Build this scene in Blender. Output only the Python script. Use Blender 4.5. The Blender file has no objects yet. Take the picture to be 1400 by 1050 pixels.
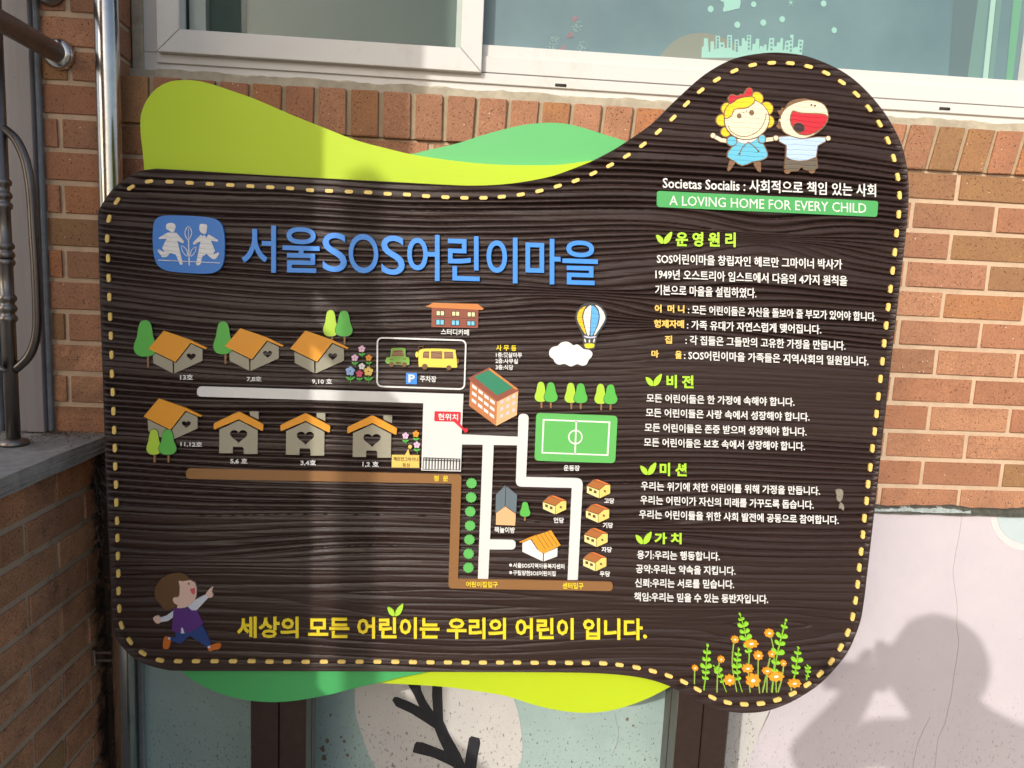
import bpy, bmesh, math, random
import numpy as np
from mathutils import Vector, Matrix
from mathutils.geometry import tessellate_polygon
random.seed(7)
sc = bpy.context.scene
COL = sc.collection
ZO = 1.947                                    # height of the sill underside above the ground

# ------------------------------------------------------------------ camera
F = 970.946                                   # focal length in photograph pixels (1400 wide)
CX, CY, CZ = -1.09794, -1.61169, -0.34728
YAW, PIT, ROL = 0.0616248, 0.1307776, -0.0465047
def cam_axes():
    cy, sy = math.cos(YAW), math.sin(YAW); cp, sp = math.cos(PIT), math.sin(PIT)
    f = Vector((sy*cp, cy*cp, -sp)); r0 = Vector((cy, -sy, 0)); d0 = f.cross(r0)
    cr, sr = math.cos(ROL), math.sin(ROL)
    return cr*r0+sr*d0, -sr*r0+cr*d0, f
RX, DN, FW = cam_axes()
CAM = Vector((CX, CY, CZ+ZO))
cd = bpy.data.cameras.new('camera'); cam = bpy.data.objects.new('camera', cd); COL.objects.link(cam)
m = Matrix.Identity(4)
for i in range(3):
    m[i][0] = RX[i]; m[i][1] = -DN[i]; m[i][2] = -FW[i]; m[i][3] = CAM[i]
cam.matrix_world = m
cd.sensor_width = 36; cd.lens = F/1400*36; cd.clip_start = .01; cd.clip_end = 500
sc.camera = cam

# ------------------------------------------------------------------ light
SUN = Vector((0.4596, 0.7772, -0.4298)).normalized()       # travel direction of the light
sl = bpy.data.lights.new('sun', 'SUN'); so = bpy.data.objects.new('sun', sl); COL.objects.link(so)
sl.energy = 2.1; sl.angle = math.radians(.55); sl.color = (1, .955, .88)
so.rotation_euler = SUN.to_track_quat('-Z', 'Y').to_euler(); so.location = (-4, -6, 6)
w = bpy.data.worlds.new('World'); sc.world = w; w.use_nodes = True
nt = w.node_tree; nt.nodes.clear()
sky = nt.nodes.new('ShaderNodeTexSky'); sky.sky_type = 'NISHITA'; sky.sun_disc = False
sky.sun_elevation = math.asin(-SUN.z); sky.sun_rotation = math.atan2(-SUN.x, -SUN.y)
sky.air_density = 1.0; sky.dust_density = 3.5
bg = nt.nodes.new('ShaderNodeBackground'); bg.inputs[1].default_value = .15
wo = nt.nodes.new('ShaderNodeOutputWorld')
hs = nt.nodes.new('ShaderNodeHueSaturation'); hs.inputs['Saturation'].default_value = .85     # hazy daylight
nt.links.new(sky.outputs[0], hs.inputs['Color']); nt.links.new(hs.outputs[0], bg.inputs[0]); nt.links.new(bg.outputs[0], wo.inputs[0])
sc.view_settings.view_transform = 'Standard'; sc.view_settings.look = 'None'
sc.view_settings.exposure = 0.3; sc.view_settings.gamma = 1; sc.view_settings.use_curve_mapping = False
sc.cycles.max_bounces = 8

# ------------------------------------------------------------------ helpers
def ray(px, py): return RX*((px-700)/F) + DN*((py-525)/F) + FW
def PY(px, py, Y=0.0):
    d = ray(px, py); return CAM + d*((Y-CAM.y)/d.y)
def PXp(px, py, X):
    d = ray(px, py); return CAM + d*((X-CAM.x)/d.x)
def srgb(r, g, b, k=1.0):
    f = lambda c: ((c/255+.055)/1.055)**2.4 if c > 10 else c/255/12.92
    return (f(r)*k, f(g)*k, f(b)*k)

def link(name, me, parent=None, mat=None, loc=None):
    o = bpy.data.objects.new(name, me); COL.objects.link(o)
    if parent: o.parent = parent
    if mat and me and not me.materials: me.materials.append(mat)
    if loc is not None: o.location = loc
    return o
def mesh(name, vs, fs, mat=None, smooth=False):
    me = bpy.data.meshes.new(name); me.from_pydata([tuple(v) for v in vs], [], fs); me.update()
    if mat: me.materials.append(mat)
    if smooth: me.polygons.foreach_set('use_smooth', [True]*len(me.polygons))
    return me
def thing(name, label, cat, loc=(0, 0, 0), group=None):
    o = bpy.data.objects.new(name, None); COL.objects.link(o); o.location = loc; o.empty_display_size = .1
    o['label'] = label; o['category'] = cat
    if group: o['group'] = group
    return o
def box_data(x0, x1, y0, y1, z0, z1, b=0.0):
    bm = bmesh.new(); bmesh.ops.create_cube(bm, size=1)
    for v in bm.verts:
        v.co = Vector(((x0+x1)/2+v.co.x*(x1-x0), (y0+y1)/2+v.co.y*(y1-y0), (z0+z1)/2+v.co.z*(z1-z0)))
    if b: bmesh.ops.bevel(bm, geom=bm.edges[:], offset=b, segments=1, affect='EDGES')
    return bm
def box(name, x0, x1, y0, y1, z0, z1, mat, parent=None, b=0.0):
    """world coordinates; the parent sits at its own loc"""
    bm = box_data(x0, x1, y0, y1, z0, z1, b)
    if parent is not None:
        bmesh.ops.translate(bm, verts=bm.verts, vec=-origin(parent))
    me = bpy.data.meshes.new(name); bm.to_mesh(me); bm.free()
    return link(name, me, parent, mat)
def origin(p):
    v = Vector(p.location)
    return v + origin(p.parent) if p.parent else v
def tube(name, pts, r, mat, parent=None, n=20, caps=True, radii=None):
    pts = [Vector(p) for p in pts]; vs = []; fs = []
    up = None
    for i, p in enumerate(pts):
        t = (pts[min(i+1, len(pts)-1)]-pts[max(i-1, 0)]).normalized()
        if up is None:
            up = t.orthogonal().normalized()
        up = (up - t*up.dot(t)).normalized(); s = t.cross(up)
        rr = radii[i] if radii else r
        for k in range(n):
            a = 2*math.pi*k/n; vs.append(p+up*(rr*math.cos(a))+s*(rr*math.sin(a)))
    for i in range(len(pts)-1):
        for k in range(n):
            a = i*n+k; b = i*n+(k+1) % n; fs.append((a, b, b+n, a+n))
    if caps:
        fs.append(tuple(range(n-1, -1, -1))); fs.append(tuple(range((len(pts)-1)*n, len(pts)*n)))
    o0 = origin(parent) if parent else Vector()
    me = mesh(name, [v-o0 for v in vs], fs, mat, True)
    return link(name, me, parent)

# ------------------------------------------------------------------ materials
class NT:
    def __init__(s, name):
        s.m = bpy.data.materials.new(name); s.m.use_nodes = True; s.t = s.m.node_tree
        s.b = s.t.nodes['Principled BSDF']
    def n(s, typ, **k):
        x = s.t.nodes.new(typ)
        for a, v in k.items():
            if a.startswith('i_'):
                key = a[2:]; key = int(key) if key.isdigit() else key.replace('_', ' ')
                x.inputs[key].default_value = v
            else: setattr(x, a, v)
        return x
    def l(s, a, b): s.t.links.new(a, b)
    def coords(s, scale=(1, 1, 1), loc=(0, 0, 0), kind='Object'):
        tc = s.n('ShaderNodeTexCoord'); mp = s.n('ShaderNodeMapping')
        mp.inputs['Scale'].default_value = scale; mp.inputs['Location'].default_value = loc
        s.l(tc.outputs[kind], mp.inputs[0]); return mp.outputs[0]
    def noise(s, vec, scale, detail=4, rough=.6, dist=0):
        x = s.n('ShaderNodeTexNoise'); x.inputs['Scale'].default_value = scale
        x.inputs['Detail'].default_value = detail; x.inputs['Roughness'].default_value = rough
        x.inputs['Distortion'].default_value = dist
        s.l(vec, x.inputs['Vector']); return x.outputs['Fac']
    def ramp(s, fac, stops):
        r = s.n('ShaderNodeValToRGB'); e = r.color_ramp.elements
        while len(e) < len(stops): e.new(.5)
        for el, (p, c) in zip(e, stops):
            el.position = p; el.color = (*c, 1) if len(c) == 3 else c
        s.l(fac, r.inputs[0]); return r.outputs[0]
    def mix(s, fac, a, b, mode='MIX'):
        x = s.n('ShaderNodeMix', data_type='RGBA', blend_type=mode)
        for v, i in ((fac, 0), (a, 6), (b, 7)):
            if hasattr(v, 'links'): s.l(v, x.inputs[i])
            else: x.inputs[i].default_value = v if i == 0 else (*v, 1)
        return x.outputs[2]
    def math(s, op, a, b=0.0, clamp=False):
        x = s.n('ShaderNodeMath', operation=op, use_clamp=clamp)
        for v, i in ((a, 0), (b, 1)):
            if hasattr(v, 'links'): s.l(v, x.inputs[i])
            else: x.inputs[i].default_value = v
        return x.outputs[0]
    def bump(s, h, strength=.5, dist=.002, prev=None):
        x = s.n('ShaderNodeBump'); x.inputs['Strength'].default_value = strength
        x.inputs['Distance'].default_value = dist; s.l(h, x.inputs['Height'])
        if prev: s.l(prev, x.inputs['Normal'])
        return x.outputs[0]
    def done(s, color=None, rough=None, normal=None, metal=None, spec=None):
        for v, k in ((color, 'Base Color'), (rough, 'Roughness'), (normal, 'Normal'), (metal, 'Metallic'), (spec, 'Specular IOR Level')):
            if v is None: continue
            if hasattr(v, 'links'): s.l(v, s.b.inputs[k])
            else: s.b.inputs[k].default_value = (*v, 1) if isinstance(v, tuple) else v
        return s.m

def paint(name, col, rough=.45, streak=.25, var=.08, grain=False):
    """brushed sign paint; grain=True is a print laid straight on the embossed wood"""
    N = NT(name)
    st = N.noise(N.coords((3, 1, 260)), 1, 4, .6)
    big = N.noise(N.coords((2, 2, 3)), 2.5, 3)
    c = N.mix(N.math('MULTIPLY', st, var), col, tuple(x*.55 for x in col))
    c = N.mix(N.ramp(big, [(.4, (0, 0, 0)), (.75, (.10,)*3)]), c, tuple(min(1, x*1.25+.02) for x in col))
    nr = N.bump(st, streak, .0008)
    if grain:
        v = N.coords((1.6, 1, 1)); wz = N.n('ShaderNodeTexWave', wave_type='BANDS', bands_direction='Z', wave_profile='SIN')
        wz.inputs['Scale'].default_value = 36; wz.inputs['Distortion'].default_value = 5.5
        wz.inputs['Detail'].default_value = 3; wz.inputs['Detail Scale'].default_value = .35; wz.inputs['Detail Roughness'].default_value = .6
        N.l(v, wz.inputs[0])
        g = N.ramp(wz.outputs['Fac'], [(.0, (0, 0, 0)), (.3, (1, 1, 1))])
        nr = N.bump(g, .5, .0018, nr)
    return N.done(c, rough, nr)

def brick_mat(name, dirt=0.0, gain=1.0):
    N = NT(name)
    oi = N.n('ShaderNodeObjectInfo')
    base = N.ramp(oi.outputs['Random'], [(0, (.50, .235, .125)), (.18, (.41, .185, .10)), (.36, (.54, .275, .15)),
        (.55, (.46, .225, .13)), (.72, (.36, .185, .10)), (.86, (.31, .185, .08)), (1, (.52, .22, .095))])
    if gain != 1: base = N.mix(1.0, base, (gain*1.0, gain*1.03, gain*.98), 'MULTIPLY')
    v = N.coords(); r3 = N.n('ShaderNodeVectorMath', operation='SCALE'); N.l(oi.outputs['Location'], r3.inputs[0]); r3.inputs['Scale'].default_value = 7.3
    ad = N.n('ShaderNodeVectorMath', operation='ADD'); N.l(v, ad.inputs[0]); N.l(r3.outputs[0], ad.inputs[1]); v = ad.outputs[0]
    cl = N.noise(v, 14, 5, .65)
    c = N.mix(N.ramp(cl, [(.35, (0, 0, 0)), (.7, (.55,)*3)]), base, (.26, .125, .075))
    fine = N.noise(v, 260, 3, .7)
    c = N.mix(N.ramp(fine, [(.42, (.45,)*3), (.56, (0, 0, 0))]), c, (.20, .09, .055))
    vo = N.n('ShaderNodeTexVoronoi'); vo.inputs['Scale'].default_value = 150; N.l(v, vo.inputs['Vector'])
    sp = N.ramp(vo.outputs['Distance'], [(.10, (1, 1, 1)), (.25, (0, 0, 0))])
    pick = N.math('GREATER_THAN', N.noise(v, 90, 1), .49)
    pit = N.math('MULTIPLY', sp, pick)
    c = N.mix(pit, c, (.06, .03, .022))
    vo2 = N.n('ShaderNodeTexVoronoi'); vo2.inputs['Scale'].default_value = 75; N.l(v, vo2.inputs['Vector'])
    wh = N.math('MULTIPLY', N.math('LESS_THAN', vo2.outputs['Distance'], .09), N.math('GREATER_THAN', N.noise(v, 40, 1), .6))
    c = N.mix(wh, c, (.75, .65, .52))
    if dirt:
        wv = N.coords((1, 1, 1), kind='Object'); tc = N.n('ShaderNodeNewGeometry')
        d = N.noise(tc.outputs['Position'], 5.5, 5, .75, .4)
        d = N.ramp(d, [(.48, (0, 0, 0)), (.68, (dirt,)*3)]); c = N.mix(d, c, (.035, .03, .024))
        sx = N.n('ShaderNodeSeparateXYZ'); N.l(tc.outputs['Position'], sx.inputs[0])   # blotchy and darker towards the inner corner, below the cap
        mr = N.n('ShaderNodeMapRange'); mr.inputs['From Min'].default_value = -.10; mr.inputs['From Max'].default_value = -.02; N.l(sx.outputs[1], mr.inputs[0])
        lz = N.math('LESS_THAN', sx.outputs[2], ZO-.74)
        mo = N.math('MULTIPLY', N.math('ADD', N.math('MULTIPLY', mr.outputs[0], .42), N.noise(tc.outputs['Position'], 11, 6, .75)), lz)
        c = N.mix(N.ramp(mo, [(.60, (0, 0, 0)), (.78, (.93,)*3)]), c, (.018, .015, .012))
        d2 = N.noise(tc.outputs['Position'], 9, 6, .8)
        d2 = N.ramp(d2, [(.66, (0, 0, 0)), (.72, (.5,)*3)]); c = N.mix(d2, c, (.42, .37, .33))
    h = N.math('SUBTRACT', N.math('ADD', N.math('MULTIPLY', fine, .5), N.noise(v, 60, 4, .7)), pit)
    return N.done(c, .85, N.bump(h, .8, .0016), spec=.3)

def mortar_mat(name, col, dirt=.3):
    N = NT(name); g = N.n('ShaderNodeNewGeometry').outputs['Position']
    c = N.mix(N.ramp(N.noise(g, 22, 5, .7), [(.35, (0, 0, 0)), (.75, (1, 1, 1))]), col, tuple(x*.8 for x in col))
    c = N.mix(N.ramp(N.noise(g, 6, 5, .75), [(.56, (0, 0, 0)), (.72, (dirt,)*3)]), c, (.13, .11, .09))
    if dirt > .8 and 'grey' in name:
        sx = N.n('ShaderNodeSeparateXYZ'); N.l(g, sx.inputs[0])
        mr = N.n('ShaderNodeMapRange'); mr.inputs['From Min'].default_value = -.10; mr.inputs['From Max'].default_value = -.03; N.l(sx.outputs[1], mr.inputs[0])
        mo = N.math('MULTIPLY', N.math('ADD', N.math('MULTIPLY', mr.outputs[0], .42), N.noise(g, 11, 6, .75)), N.math('LESS_THAN', sx.outputs[2], ZO-.74))
        c = N.mix(N.ramp(mo, [(.60, (0, 0, 0)), (.80, (.93,)*3)]), c, (.018, .015, .012))
    h = N.noise(g, 180, 5, .75); h2 = N.noise(g, 30, 3)
    return N.done(c, .92, N.bump(h2, .8, .004, N.bump(h, .7, .0015)), spec=.2)

M = {}
M['brick'] = brick_mat('fired_brick'); M['brick_dirty'] = brick_mat('stained_brick', .45, 1.38)
M['mortar'] = mortar_mat('sand_mortar', (.60, .445, .31)); M['mortar_dirty'] = mortar_mat('grey_mortar', (.50, .385, .275), .85)
M['sill_mortar'] = mortar_mat('weathered_mortar', (.42, .33, .22), .95)

def plain(name, col, rough=.5, metal=0, nscale=0, var=.15, bump=.0, spec=.5):
    N = NT(name); g = N.n('ShaderNodeNewGeometry').outputs['Position']; c = col; nr = None
    if nscale:
        f = N.noise(g, nscale, 5, .7)
        c = N.mix(N.ramp(f, [(.35, (0, 0, 0)), (.7, (1, 1, 1))]), col, tuple(x*(1-var) for x in col))
        if bump: nr = N.bump(f, .6, bump)
    return N.done(c, rough, nr, metal, spec)

def pvc():
    N = NT('white_window_plastic'); g = N.n('ShaderNodeNewGeometry').outputs['Position']
    a = N.ramp(N.noise(g, 9, 6, .8), [(.55, (0, 0, 0)), (.8, (.5,)*3)])
    c = N.mix(a, (.63, .615, .59), (.45, .41, .34))
    sp = N.ramp(N.noise(g, 130, 3, .8), [(.70, (0, 0, 0)), (.74, (.7,)*3)])
    sp = N.math('MULTIPLY', sp, N.ramp(N.noise(g, 4, 2), [(.5, (0, 0, 0)), (.6, (1, 1, 1))]))
    c = N.mix(sp, c, (.12, .1, .07))
    return N.done(c, .38)
M['pvc'] = pvc()
M['gap'] = plain('dark_joint', (.035, .032, .03), .8)
M['caulk'] = plain('old_caulk', (.46, .41, .31), .85, 0, 25, .35, .0015)
M['concrete'] = plain('cap_concrete', (.44, .41, .37), .9, 0, 18, .45, .003)
M['ground'] = plain('paving_concrete', (.30, .285, .265), .9, 0, 3, .35, .003)

def steel(name, col=(.62, .6, .57), rough=.16):
    N = NT(name); g = N.n('ShaderNodeNewGeometry').outputs['Position']
    f = N.noise(g, 30, 5, .7); r = N.n('ShaderNodeMapRange'); r.inputs['To Min'].default_value = rough*.6; r.inputs['To Max'].default_value = rough*1.9
    N.l(f, r.inputs[0])
    c = N.mix(N.ramp(f, [(.45, (0, 0, 0)), (.75, (.4,)*3)]), col, tuple(x*.6 for x in col))
    return N.done(c, r.outputs[0], N.bump(f, .05, .002), 1.0)
M['steel'] = steel('polished_stainless'); M['steel_dull'] = steel('dulled_stainless', (.29, .26, .235), .30)
M['rod_dark'] = steel('darkened_rod', (.17, .15, .14), .26)
M['steel_pipe'] = steel('grimy_pipe', (.30, .25, .22), .38)

def frame_metal():
    N = NT('painted_door_metal'); g = N.n('ShaderNodeNewGeometry').outputs['Position']
    mp = N.n('ShaderNodeMapping'); mp.inputs['Scale'].default_value = (60, 60, 2); N.l(g, mp.inputs[0])
    f = N.noise(mp.outputs[0], 1, 4, .6)
    c = N.mix(N.ramp(f, [(.35, (0, 0, 0)), (.7, (.8,)*3)]), (.29, .265, .27), (.23, .21, .215))
    d = N.ramp(N.noise(g, 30, 6, .85), [(.64, (0, 0, 0)), (.7, (.8,)*3)])
    return N.done(N.mix(d, c, (.06, .045, .035)), .42, N.bump(f, .1, .001))
M['door'] = frame_metal(); M['door_edge'] = plain('blue_grey_metal', (.34, .37, .39), .5, 0, 25, .35)

def wood():
    N = NT('dark_embossed_wood')
    a = N.noise(N.coords((3, 1, 420)), 1, 4, .7); b = N.noise(N.coords((2, 1, 14)), 1.5, 4, .6); s = N.noise(N.coords((30, 1, 60)), 2, 5, .7)
    c = N.mix(b, (.023, .0120, .0100), (.038, .0205, .0165))
    c = N.mix(N.ramp(s, [(.70, (0, 0, 0)), (.78, (.35,)*3)]), c, (.16, .13, .12))
    r = N.n('ShaderNodeMapRange'); r.inputs['To Min'].default_value = .30; r.inputs['To Max'].default_value = .46; N.l(a, r.inputs[0])
    return N.done(c, r.outputs[0], N.bump(N.noise(N.coords((40, 1, 300)), 3, 5, .7), .45, .0009, N.bump(a, .5, .0012)), spec=.42)
M['wood'] = wood()
M['post'] = plain('dark_brown_steel', (.038, .021, .017), .42, 0, 60, .35, .0006)
M['post_side'] = plain('grey_steel_channel', (.115, .118, .105), .5, 0, 35, .3)

def plaster(name, col, col2, splash=1.0):
    N = NT(name); g = N.n('ShaderNodeNewGeometry').outputs['Position']
    c = N.mix(N.ramp(N.noise(g, 3.5, 6, .7), [(.38, (0, 0, 0)), (.68, (1, 1, 1))]), col, col2)
    sx = N.n('ShaderNodeSeparateXYZ'); N.l(g, sx.inputs[0])
    lo = N.n('ShaderNodeMapRange'); lo.inputs['From Min'].default_value = ZO-1.05; lo.inputs['From Max'].default_value = ZO-1.55
    lo.inputs['To Min'].default_value = 0.0; lo.inputs['To Max'].default_value = .13; N.l(sx.outputs[2], lo.inputs[0])
    mp = N.n('ShaderNodeMapping'); mp.inputs['Scale'].default_value = (1, 1, .55); N.l(g, mp.inputs[0])
    sp = N.math('ADD', N.noise(mp.outputs[0], 170, 3, .7), lo.outputs[0])
    c = N.mix(N.ramp(sp, [(.715, (0, 0, 0)), (.74, (.8*splash,)*3)]), c, (.10, .075, .055))
    sp2 = N.math('ADD', N.noise(g, 13, 5, .8), N.math('MULTIPLY', lo.outputs[0], .5))
    c = N.mix(N.ramp(sp2, [(.74, (0, 0, 0)), (.77, (.5*splash,)*3)]), c, (.25, .18, .13))
    h = N.math('ADD', N.noise(g, 140, 4, .7), N.math('MULTIPLY', N.noise(g, 12, 4), 2))
    return N.done(c, .75, N.bump(h, .5, .0015), spec=.3)
M['teal'] = plaster('teal_wall_paint', (.36, .475, .455), (.30, .41, .40), 1.0)
M['white_wall'] = plaster('white_wall_paint', (.60, .58, .55), (.53, .51, .50), .9)
M['pink'] = plaster('pink_wall_paint', (.585, .53, .565), (.535, .49, .53), .45)
M['ring'] = plaster('ring_wall_paint', (.69, .62, .62), (.66, .6, .6), .2)
M['paleblue'] = plaster('pale_blue_wall_paint', (.50, .58, .60), (.46, .55, .57), .2)
M['branch'] = plaster('black_wall_paint', (.022, .023, .028), (.038, .038, .043), .6)
M['crack'] = plain('crack_line', (.44, .38, .40), .9)  # the cracks' own flat colour, darker than the pink wall
M['moss'] = plain('mossy_edge', (.10, .10, .08), .95, 0, 60, .6, .006)

def glass_film(name, c1, c2, rough=.08):
    N = NT(name); g = N.n('ShaderNodeNewGeometry').outputs['Position']
    c = N.mix(N.ramp(N.noise(g, 2.2, 5, .6), [(.35, (0, 0, 0)), (.7, (1, 1, 1))]), c1, c2)
    m_ = N.done(c, .5); N.b.inputs['Coat Weight'].default_value = .35; N.b.inputs['Coat Roughness'].default_value = .03
    return m_
M['film'] = glass_film('blue_film', (.092, .158, .18), (.15, .25, .265))
M['screen'] = glass_film('insect_screen', (.075, .105, .095), (.10, .135, .12))
M['screen_dark'] = plain('inner_panel', (.055, .085, .08), .6)
M['curtain'] = plain('mint_curtain', (.28, .45, .38), .8, 0, 5, .3)
M['mint'] = plain('mint_sticker', (.27, .50, .44), .5)
M['tan_film'] = plain('tan_sticker', (.20, .225, .19), .5)
M['glass'] = NT('clear_glass').m
def clear_glass():
    N = NT('window_glass'); t = N.t
    tr = N.n('ShaderNodeBsdfTransparent'); tr.inputs[0].default_value = (.93, .97, .96, 1)
    gl = N.n('ShaderNodeBsdfGlossy'); gl.inputs['Roughness'].default_value = .01
    fr = N.n('ShaderNodeFresnel'); fr.inputs[0].default_value = 1.25
    mx = N.n('ShaderNodeMixShader'); N.l(fr.outputs[0], mx.inputs[0]); N.l(tr.outputs[0], mx.inputs[1]); N.l(gl.outputs[0], mx.inputs[2])
    N.l(mx.outputs[0], t.nodes['Material Output'].inputs[0]); return N.m
M['glass'] = clear_glass()

# ------------------------------------------------------------------ ground (structure)
g = link('ground', mesh('ground', [(-60, -60, 0), (60, -60, 0), (60, 60, 0), (-60, 60, 0)], [(0, 1, 2, 3)], M['ground'])); g['kind'] = 'structure'

# ------------------------------------------------------------------ bricks
BW, BH, BP, CR = .190, .0565, .200, .067
_bc = {}
def brick_mesh(w_, h_, mat, var, depth=.02, shear=0.0):
    key = (round(w_, 4), round(h_, 4), mat.name, var, shear)
    if key in _bc: return _bc[key]
    rnd = random.Random(int(w_*1e4)*31+int(h_*1e4)*7+var)
    bm = box_data(-w_/2, w_/2, 0, depth, -h_/2, h_/2)
    ed = [e for e in bm.edges if max(v.co.y for v in e.verts) < .001 or abs(e.verts[0].co.y-e.verts[1].co.y) > .001]
    bmesh.ops.bevel(bm, geom=ed, offset=.0016, segments=1, affect='EDGES')
    for v in bm.verts:
        v.co.x += rnd.uniform(-.0009, .0009); v.co.z += rnd.uniform(-.0009, .0009)
        if v.co.y < .001: v.co.y += rnd.uniform(-.0005, .0005)
        v.co.x += v.co.z*shear
    me = bpy.data.meshes.new('brick'); bm.to_mesh(me); bm.free(); me.materials.append(mat)
    _bc[key] = me; return me
def put_brick(parent, me, loc, rot=(0, 0, 0)):
    o = bpy.data.objects.new('brick', me); COL.objects.link(o); o.parent = parent
    o.location = Vector(loc)-origin(parent); o.rotation_euler = rot; return o
def course(parent, x0, x1, z, off, y, mat, rnd, along='X'):
    """one course of running bond clipped to x0..x1; 'off' is where a head joint falls"""
    k = math.floor((x0-off)/BP)-1
    while True:
        a = off+k*BP+.005; b = a+BW; k += 1
        if a > x1: break
        a2, b2 = max(a, x0), min(b, x1)
        if b2-a2 < .02: continue
        a2 = round(a2, 3); b2 = round(b2, 3)
        me = brick_mesh(b2-a2, BH, mat, rnd.randrange(4))
        c = (a2+b2)/2
        jy = rnd.uniform(-.0008, .0008); jz = rnd.uniform(-.0007, .0007)
        if along == 'X': put_brick(parent, me, (c, y+jy, ZO+z+jz), (0, rnd.uniform(-.003, .003), 0))
        else: put_brick(parent, me, (y+jy, c, ZO+z+jz), (0, 0, math.pi/2))

R1 = random.Random(3)
# facade under the window: courses 1..12, sill course above
wall = thing('brick_wall', 'orange brick house wall under the white window with a soldier-laid brick sill', 'wall', (-.8, 0, 0))
XL, XR = -1.853, .62
for n in range(1, 13):
    off = 0.0 if n % 2 else .1
    z = -n*CR
    course(wall, XL, XR, z, off, -.004, M['brick'], R1)
box('mortar', XL-.02, XR, .0, .16, .25, ZO-.032, M['mortar'], wall)
# sill bricks standing on edge
sx = XL+.002; i = 0
while sx < XR-.06:
    t = max(0, min(1, (sx+1.2)/1.2))
    me = brick_mesh(.0575, .094, M['brick'], R1.randrange(4), .10, round(.015+.16*t, 2))
    o = put_brick(wall, me, (sx+.029, -.013+R1.uniform(-.0015, .0015), ZO+.0145), (0, R1.uniform(-.01, .01), 0)); o.name = 'sill_brick'
    sx += .0685; i += 1
box('sill_mortar', XL, XR, -.005, .14, ZO-.0318, ZO+.061, M['sill_mortar'], wall)
# the brick band right of the window (outside the picture) and over the wall
# ------------------------------------------------------------------ brick pier left of the window
pier = thing('brick_pier', 'brick pier between the grey door frame and the window, behind the steel pipe', 'wall', (-1.95, -.03, 0))
R2 = random.Random(11)
PXL = -1.995
for n in range(-5, 30):
    z = -n*CR
    mt = M['brick'] if n < 8 else M['brick_dirty']
    off = (-1.963 if n > 0 else -1.940) if n % 2 else (-1.853+.005)
    course(pier, PXL-.0, -1.853, z, off, -.034, mt, R2)
    # header face of the return into the window reveal
    if n < 0:
        me = brick_mesh(.072, BH, M['brick'], R2.randrange(4)); put_brick(pier, me, (-1.852, .012, ZO+z), (0, 0, math.pi/2))
box('mortar', PXL-.2, -1.857, -.030, .16, ZO-.70, ZO+.40, M['mortar'], pier)
box('mortar', PXL-.2, -1.857, -.030, .16, 0, ZO-.7005, M['mortar_dirty'], pier)

# ------------------------------------------------------------------ window
win = thing('window', 'white plastic sliding window with blue film and mint stickers above the sign', 'window', (-.8, .05, ZO+.09))
FX0, FX1 = -1.828, .62
zt = ZO+.75
box('outer_frame', FX0, FX1, .050, .13, ZO+.089, ZO+.128, M['pvc'], win, .002)
box('frame_step', FX0+.03, FX1, .044, .06, ZO+.1065, ZO+.1285, M['pvc'], win, .001)
box('frame_track', -1.1, FX1, .046, .12, ZO+.131, ZO+.165, M['pvc'], win, .001)
box('outer_frame', FX0, FX0+.036, .0505, .13, ZO+.1285, zt, M['pvc'], win, .002)
# left sash, in front
sash = thing('sash', '', ''); del sash['label']; del sash['category']
sash.location = (0, 0, 0); sash.parent = win
sx0, sx1, sz0 = -1.790, -1.096, ZO+.1245
def miter(name, pts, y0, y1, mat, parent):
    o0 = origin(parent); n = len(pts)
    vs = [Vector((x, y0, z))-o0 for x, z in pts]+[Vector((x, y1, z))-o0 for x, z in pts]
    fs = [tuple(range(n)), tuple(range(2*n-1, n-1, -1))]+[(i, i+n, (i+1) % n+n, (i+1) % n) for i in range(n)]
    me = mesh(name, vs, fs, mat); bm = bmesh.new(); bm.from_mesh(me); bmesh.ops.recalc_face_normals(bm, faces=bm.faces)
    bmesh.ops.bevel(bm, geom=bm.edges[:], offset=.0012, segments=1, affect='EDGES'); bm.to_mesh(me); bm.free()
    return link(name, me, parent)
rw = .0485
gq = .0006
miter('sash_rail', [(sx0, sz0), (sx1, sz0), (sx1-rw+gq, sz0+rw), (sx0+rw-gq, sz0+rw)], .028, .068, M['pvc'], sash)
miter('sash_stile', [(sx0, sz0+gq*2), (sx0+rw-gq*2, sz0+rw+gq), (sx0+rw-gq*2, zt), (sx0, zt)], .028, .068, M['pvc'], sash)
miter('sash_stile', [(sx1, sz0+gq*2), (sx1, zt), (sx1-rw+gq*2, zt), (sx1-rw+gq*2, sz0+rw+gq)], .028, .068, M['pvc'], sash)
box('screen', sx0+rw-.005, sx1-rw+.005, .060, .062, sz0+rw-.004, zt, M['glass'], sash)
box('inner_frame', sx0+rw-.002, sx0+rw+.034, .085, .11, sz0+rw-.01, zt, M['pvc'], win, .001)
box('inner_frame', sx1-rw-.012, sx1-rw+.002, .082, .11, sz0+rw-.01, zt, M['pvc'], win, .001)
box('inner_panel', sx0+rw+.0345, sx1-rw-.0125, .108, .112, sz0+rw-.02, zt, M['screen'], win)
box('dark_strip', sx0+rw+.035, sx0+rw+.115, .1055, .107, sz0+rw-.02, zt, M['screen_dark'], win)  # darker strip along the left of the pane
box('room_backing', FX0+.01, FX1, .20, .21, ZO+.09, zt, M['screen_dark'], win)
# right light
miter('glazing_bead', [(-1.096, ZO+.1655), (.18, ZO+.1655), (.165, ZO+.191), (-1.096, ZO+.191)], .052, .09, M['pvc'], win)
miter('glazing_bead', [(.1655, ZO+.191), (.1805, ZO+.166), (.1805, zt), (.1655, zt)], .052, .09, M['pvc'], win)
box('pane', -1.098, .167, .074, .078, ZO+.186, zt, M['film'], win)
box('sash_stile', .1825, .24, .030, .07, ZO+.1245, zt, M['pvc'], win, .0015)
box('pane', .24, .60, .05, .054, ZO+.1245, zt, M['film'], win)
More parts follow.
